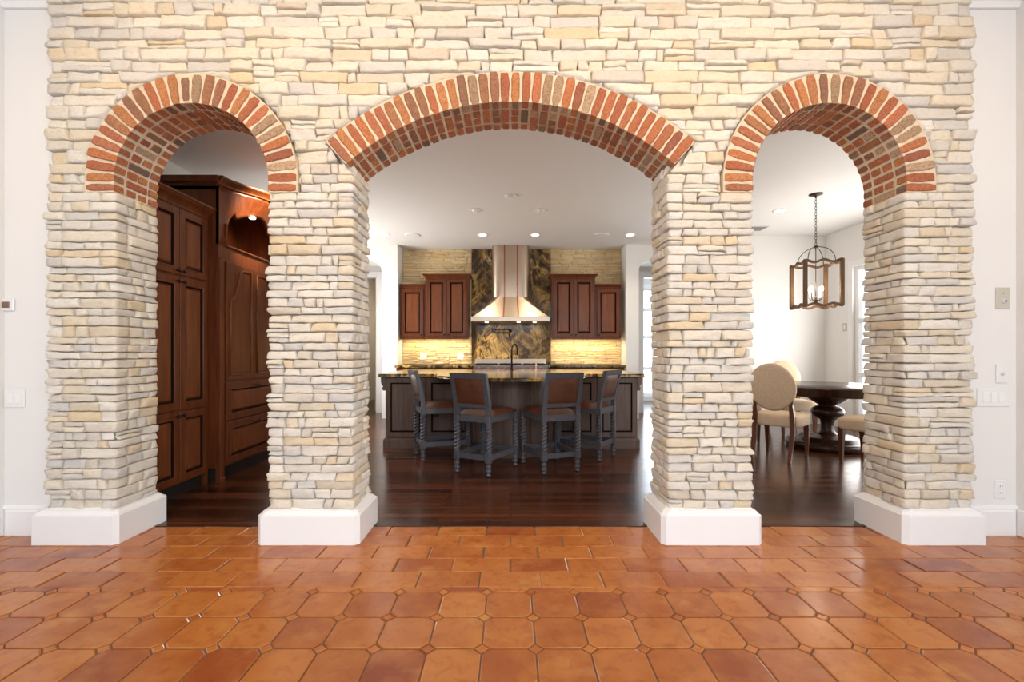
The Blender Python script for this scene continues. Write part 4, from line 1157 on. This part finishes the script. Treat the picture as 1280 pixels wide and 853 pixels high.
# ------------------------------------------------------------------ wall plates
def plate(name, label, cat, x, z, w, h, y=YW, m=M_PLATE, detail=None):
    t = thing(name, label, cat, (x, y, z)); mb = MB(); mb.box(-w/2, w/2, -.007, 0, -h/2, h/2, .003); mb.build('cover_plate', m, t)
    if detail: detail(t)
    return t
def rockers(n, p, w):
    def f(t):
        for i in range(n):
            x = (i-(n-1)/2)*p; mb = MB(); mb.box(x-w/2, x+w/2, -.010, -.006, -.033, .033, .002); mb.build('rocker', M_TRIM, t)
    return f
def sockets(t):
    for z in (-.022, .022):
        mb = MB(); mb.box(-.017, .017, -.0095, -.0065, z-.014, z+.014, .003); s_ = mb.build('socket', M_TRIM, t)
        mb = MB(); mb.box(-.008, -.005, -.0102, -.0093, z-.006, z+.006); mb.box(.005, .008, -.0102, -.0093, z-.006, z+.006); mb.build('slot', M_SLOT, s_)
plate('light_switch', 'wide white rocker switch plate on the right wall strip', 'light switch', 3.072, .875, .205, .118, detail=rockers(3, .05, .034))
def dot(t):
    mb = MB(); mb.lathe([(.012, 0), (.010, .006), (0, .007)], 14, M=Matrix.Translation((0, -.007, 0)) @ frame_matrix((0, 0, 0), (1, 0, 0), (0, 0, 1))); mb.build('button', M_BEVWHITE, t)
plate('wall_plate', 'white plate with a single centre button above the rocker switches', 'wall plate', 3.128, 1.025, .074, .118, detail=dot)
def keyp(t):
    mb = MB(); mb.lathe([(.017, 0), (.017, .006), (.010, .009), (0, .009)], 18, M=Matrix.Translation((0.004, -.007, -.02)) @ frame_matrix((0, 0, 0), (1, 0, 0), (0, 0, 1))); d_ = mb.build('dial', M_BEVWHITE, t)
    mb = MB(); mb.lathe([(.007, 0), (.007, .012), (0, .012)], 12, M=Matrix.Translation((0.004, -.007, -.02)) @ frame_matrix((0, 0, 0), (1, 0, 0), (0, 0, 1))); mb.build('dial_centre', M_SLOT, d_)
    mb = MB(); mb.lathe([(.004, 0), (.004, .003), (0, .003)], 10, M=Matrix.Translation((0, -.007, .03)) @ frame_matrix((0, 0, 0), (1, 0, 0), (0, 0, 1))); mb.build('indicator', M_SLOT, t)
plate('dimmer_control', 'beige control plate with a small dial high on the right wall strip', 'control', 3.134, 1.507, .088, .135, m=M_IVORY, detail=keyp)
plate('wall_outlet', 'white duplex outlet low on the right wall above the baseboard', 'outlet', 3.118, .29, .074, .118, detail=sockets)
plate('light_switch', 'white rocker switch plate at the left edge of the photo', 'light switch', -3.155, .87, .13, .118, detail=rockers(2, .05, .034))
def thermo(t):
    mb = MB(); mb.box(-.038, .030, -.018, -.012, -.022, .018, .003); mb.build('screen', M_SCREEN, t)
t = thing('thermostat', 'white thermostat with a dark screen at the photo\'s left edge', 'thermostat', (-3.205, YW, 1.465)); mb = MB(); mb.box(-.06, .052, -.014, 0, -.042, .038, .005); mb.build('housing', M_PLATE, t); thermo(t)
plate('light_switch', 'small ivory switch plate on the dining room wall beside the glazed doors', 'light switch', 0, 0, .08, .125, m=M_IVORY, detail=rockers(1, .05, .03))
o = [q for q in bpy.data.objects if q.name.startswith('light_switch')][-1]; o.location = (XD, 6.98, 1.55); o.rotation_euler = (0, 0, -PI/2)
plate('wall_outlet', 'pale outlet on the stone backsplash at the left end of the counter', 'outlet', -1.60, 1.09, .12, .12, y=8.38, detail=sockets)
plate('wall_outlet', 'pale outlet on the stone backsplash just left of the granite slab', 'outlet', -.92, 1.09, .12, .12, y=8.38, detail=sockets)

# ------------------------------------------------------------------ groups of repeats
for pre, grp in (('dining_chair', 'dining chairs around the round table'), ('wall_cabinet', 'cherry wall cabinets beside the hood'), ('base_cabinet', 'base cabinets beside the range'), ('ceiling_speaker', 'round speakers in the kitchen ceiling'), ('wall_outlet', 'wall outlets'), ('light_switch', 'wall switch plates'), ('countertop', 'granite counters beside the range')):
    for o in bpy.data.objects:
        if o.parent is None and o.name.split('.')[0] == pre: o['group'] = grp
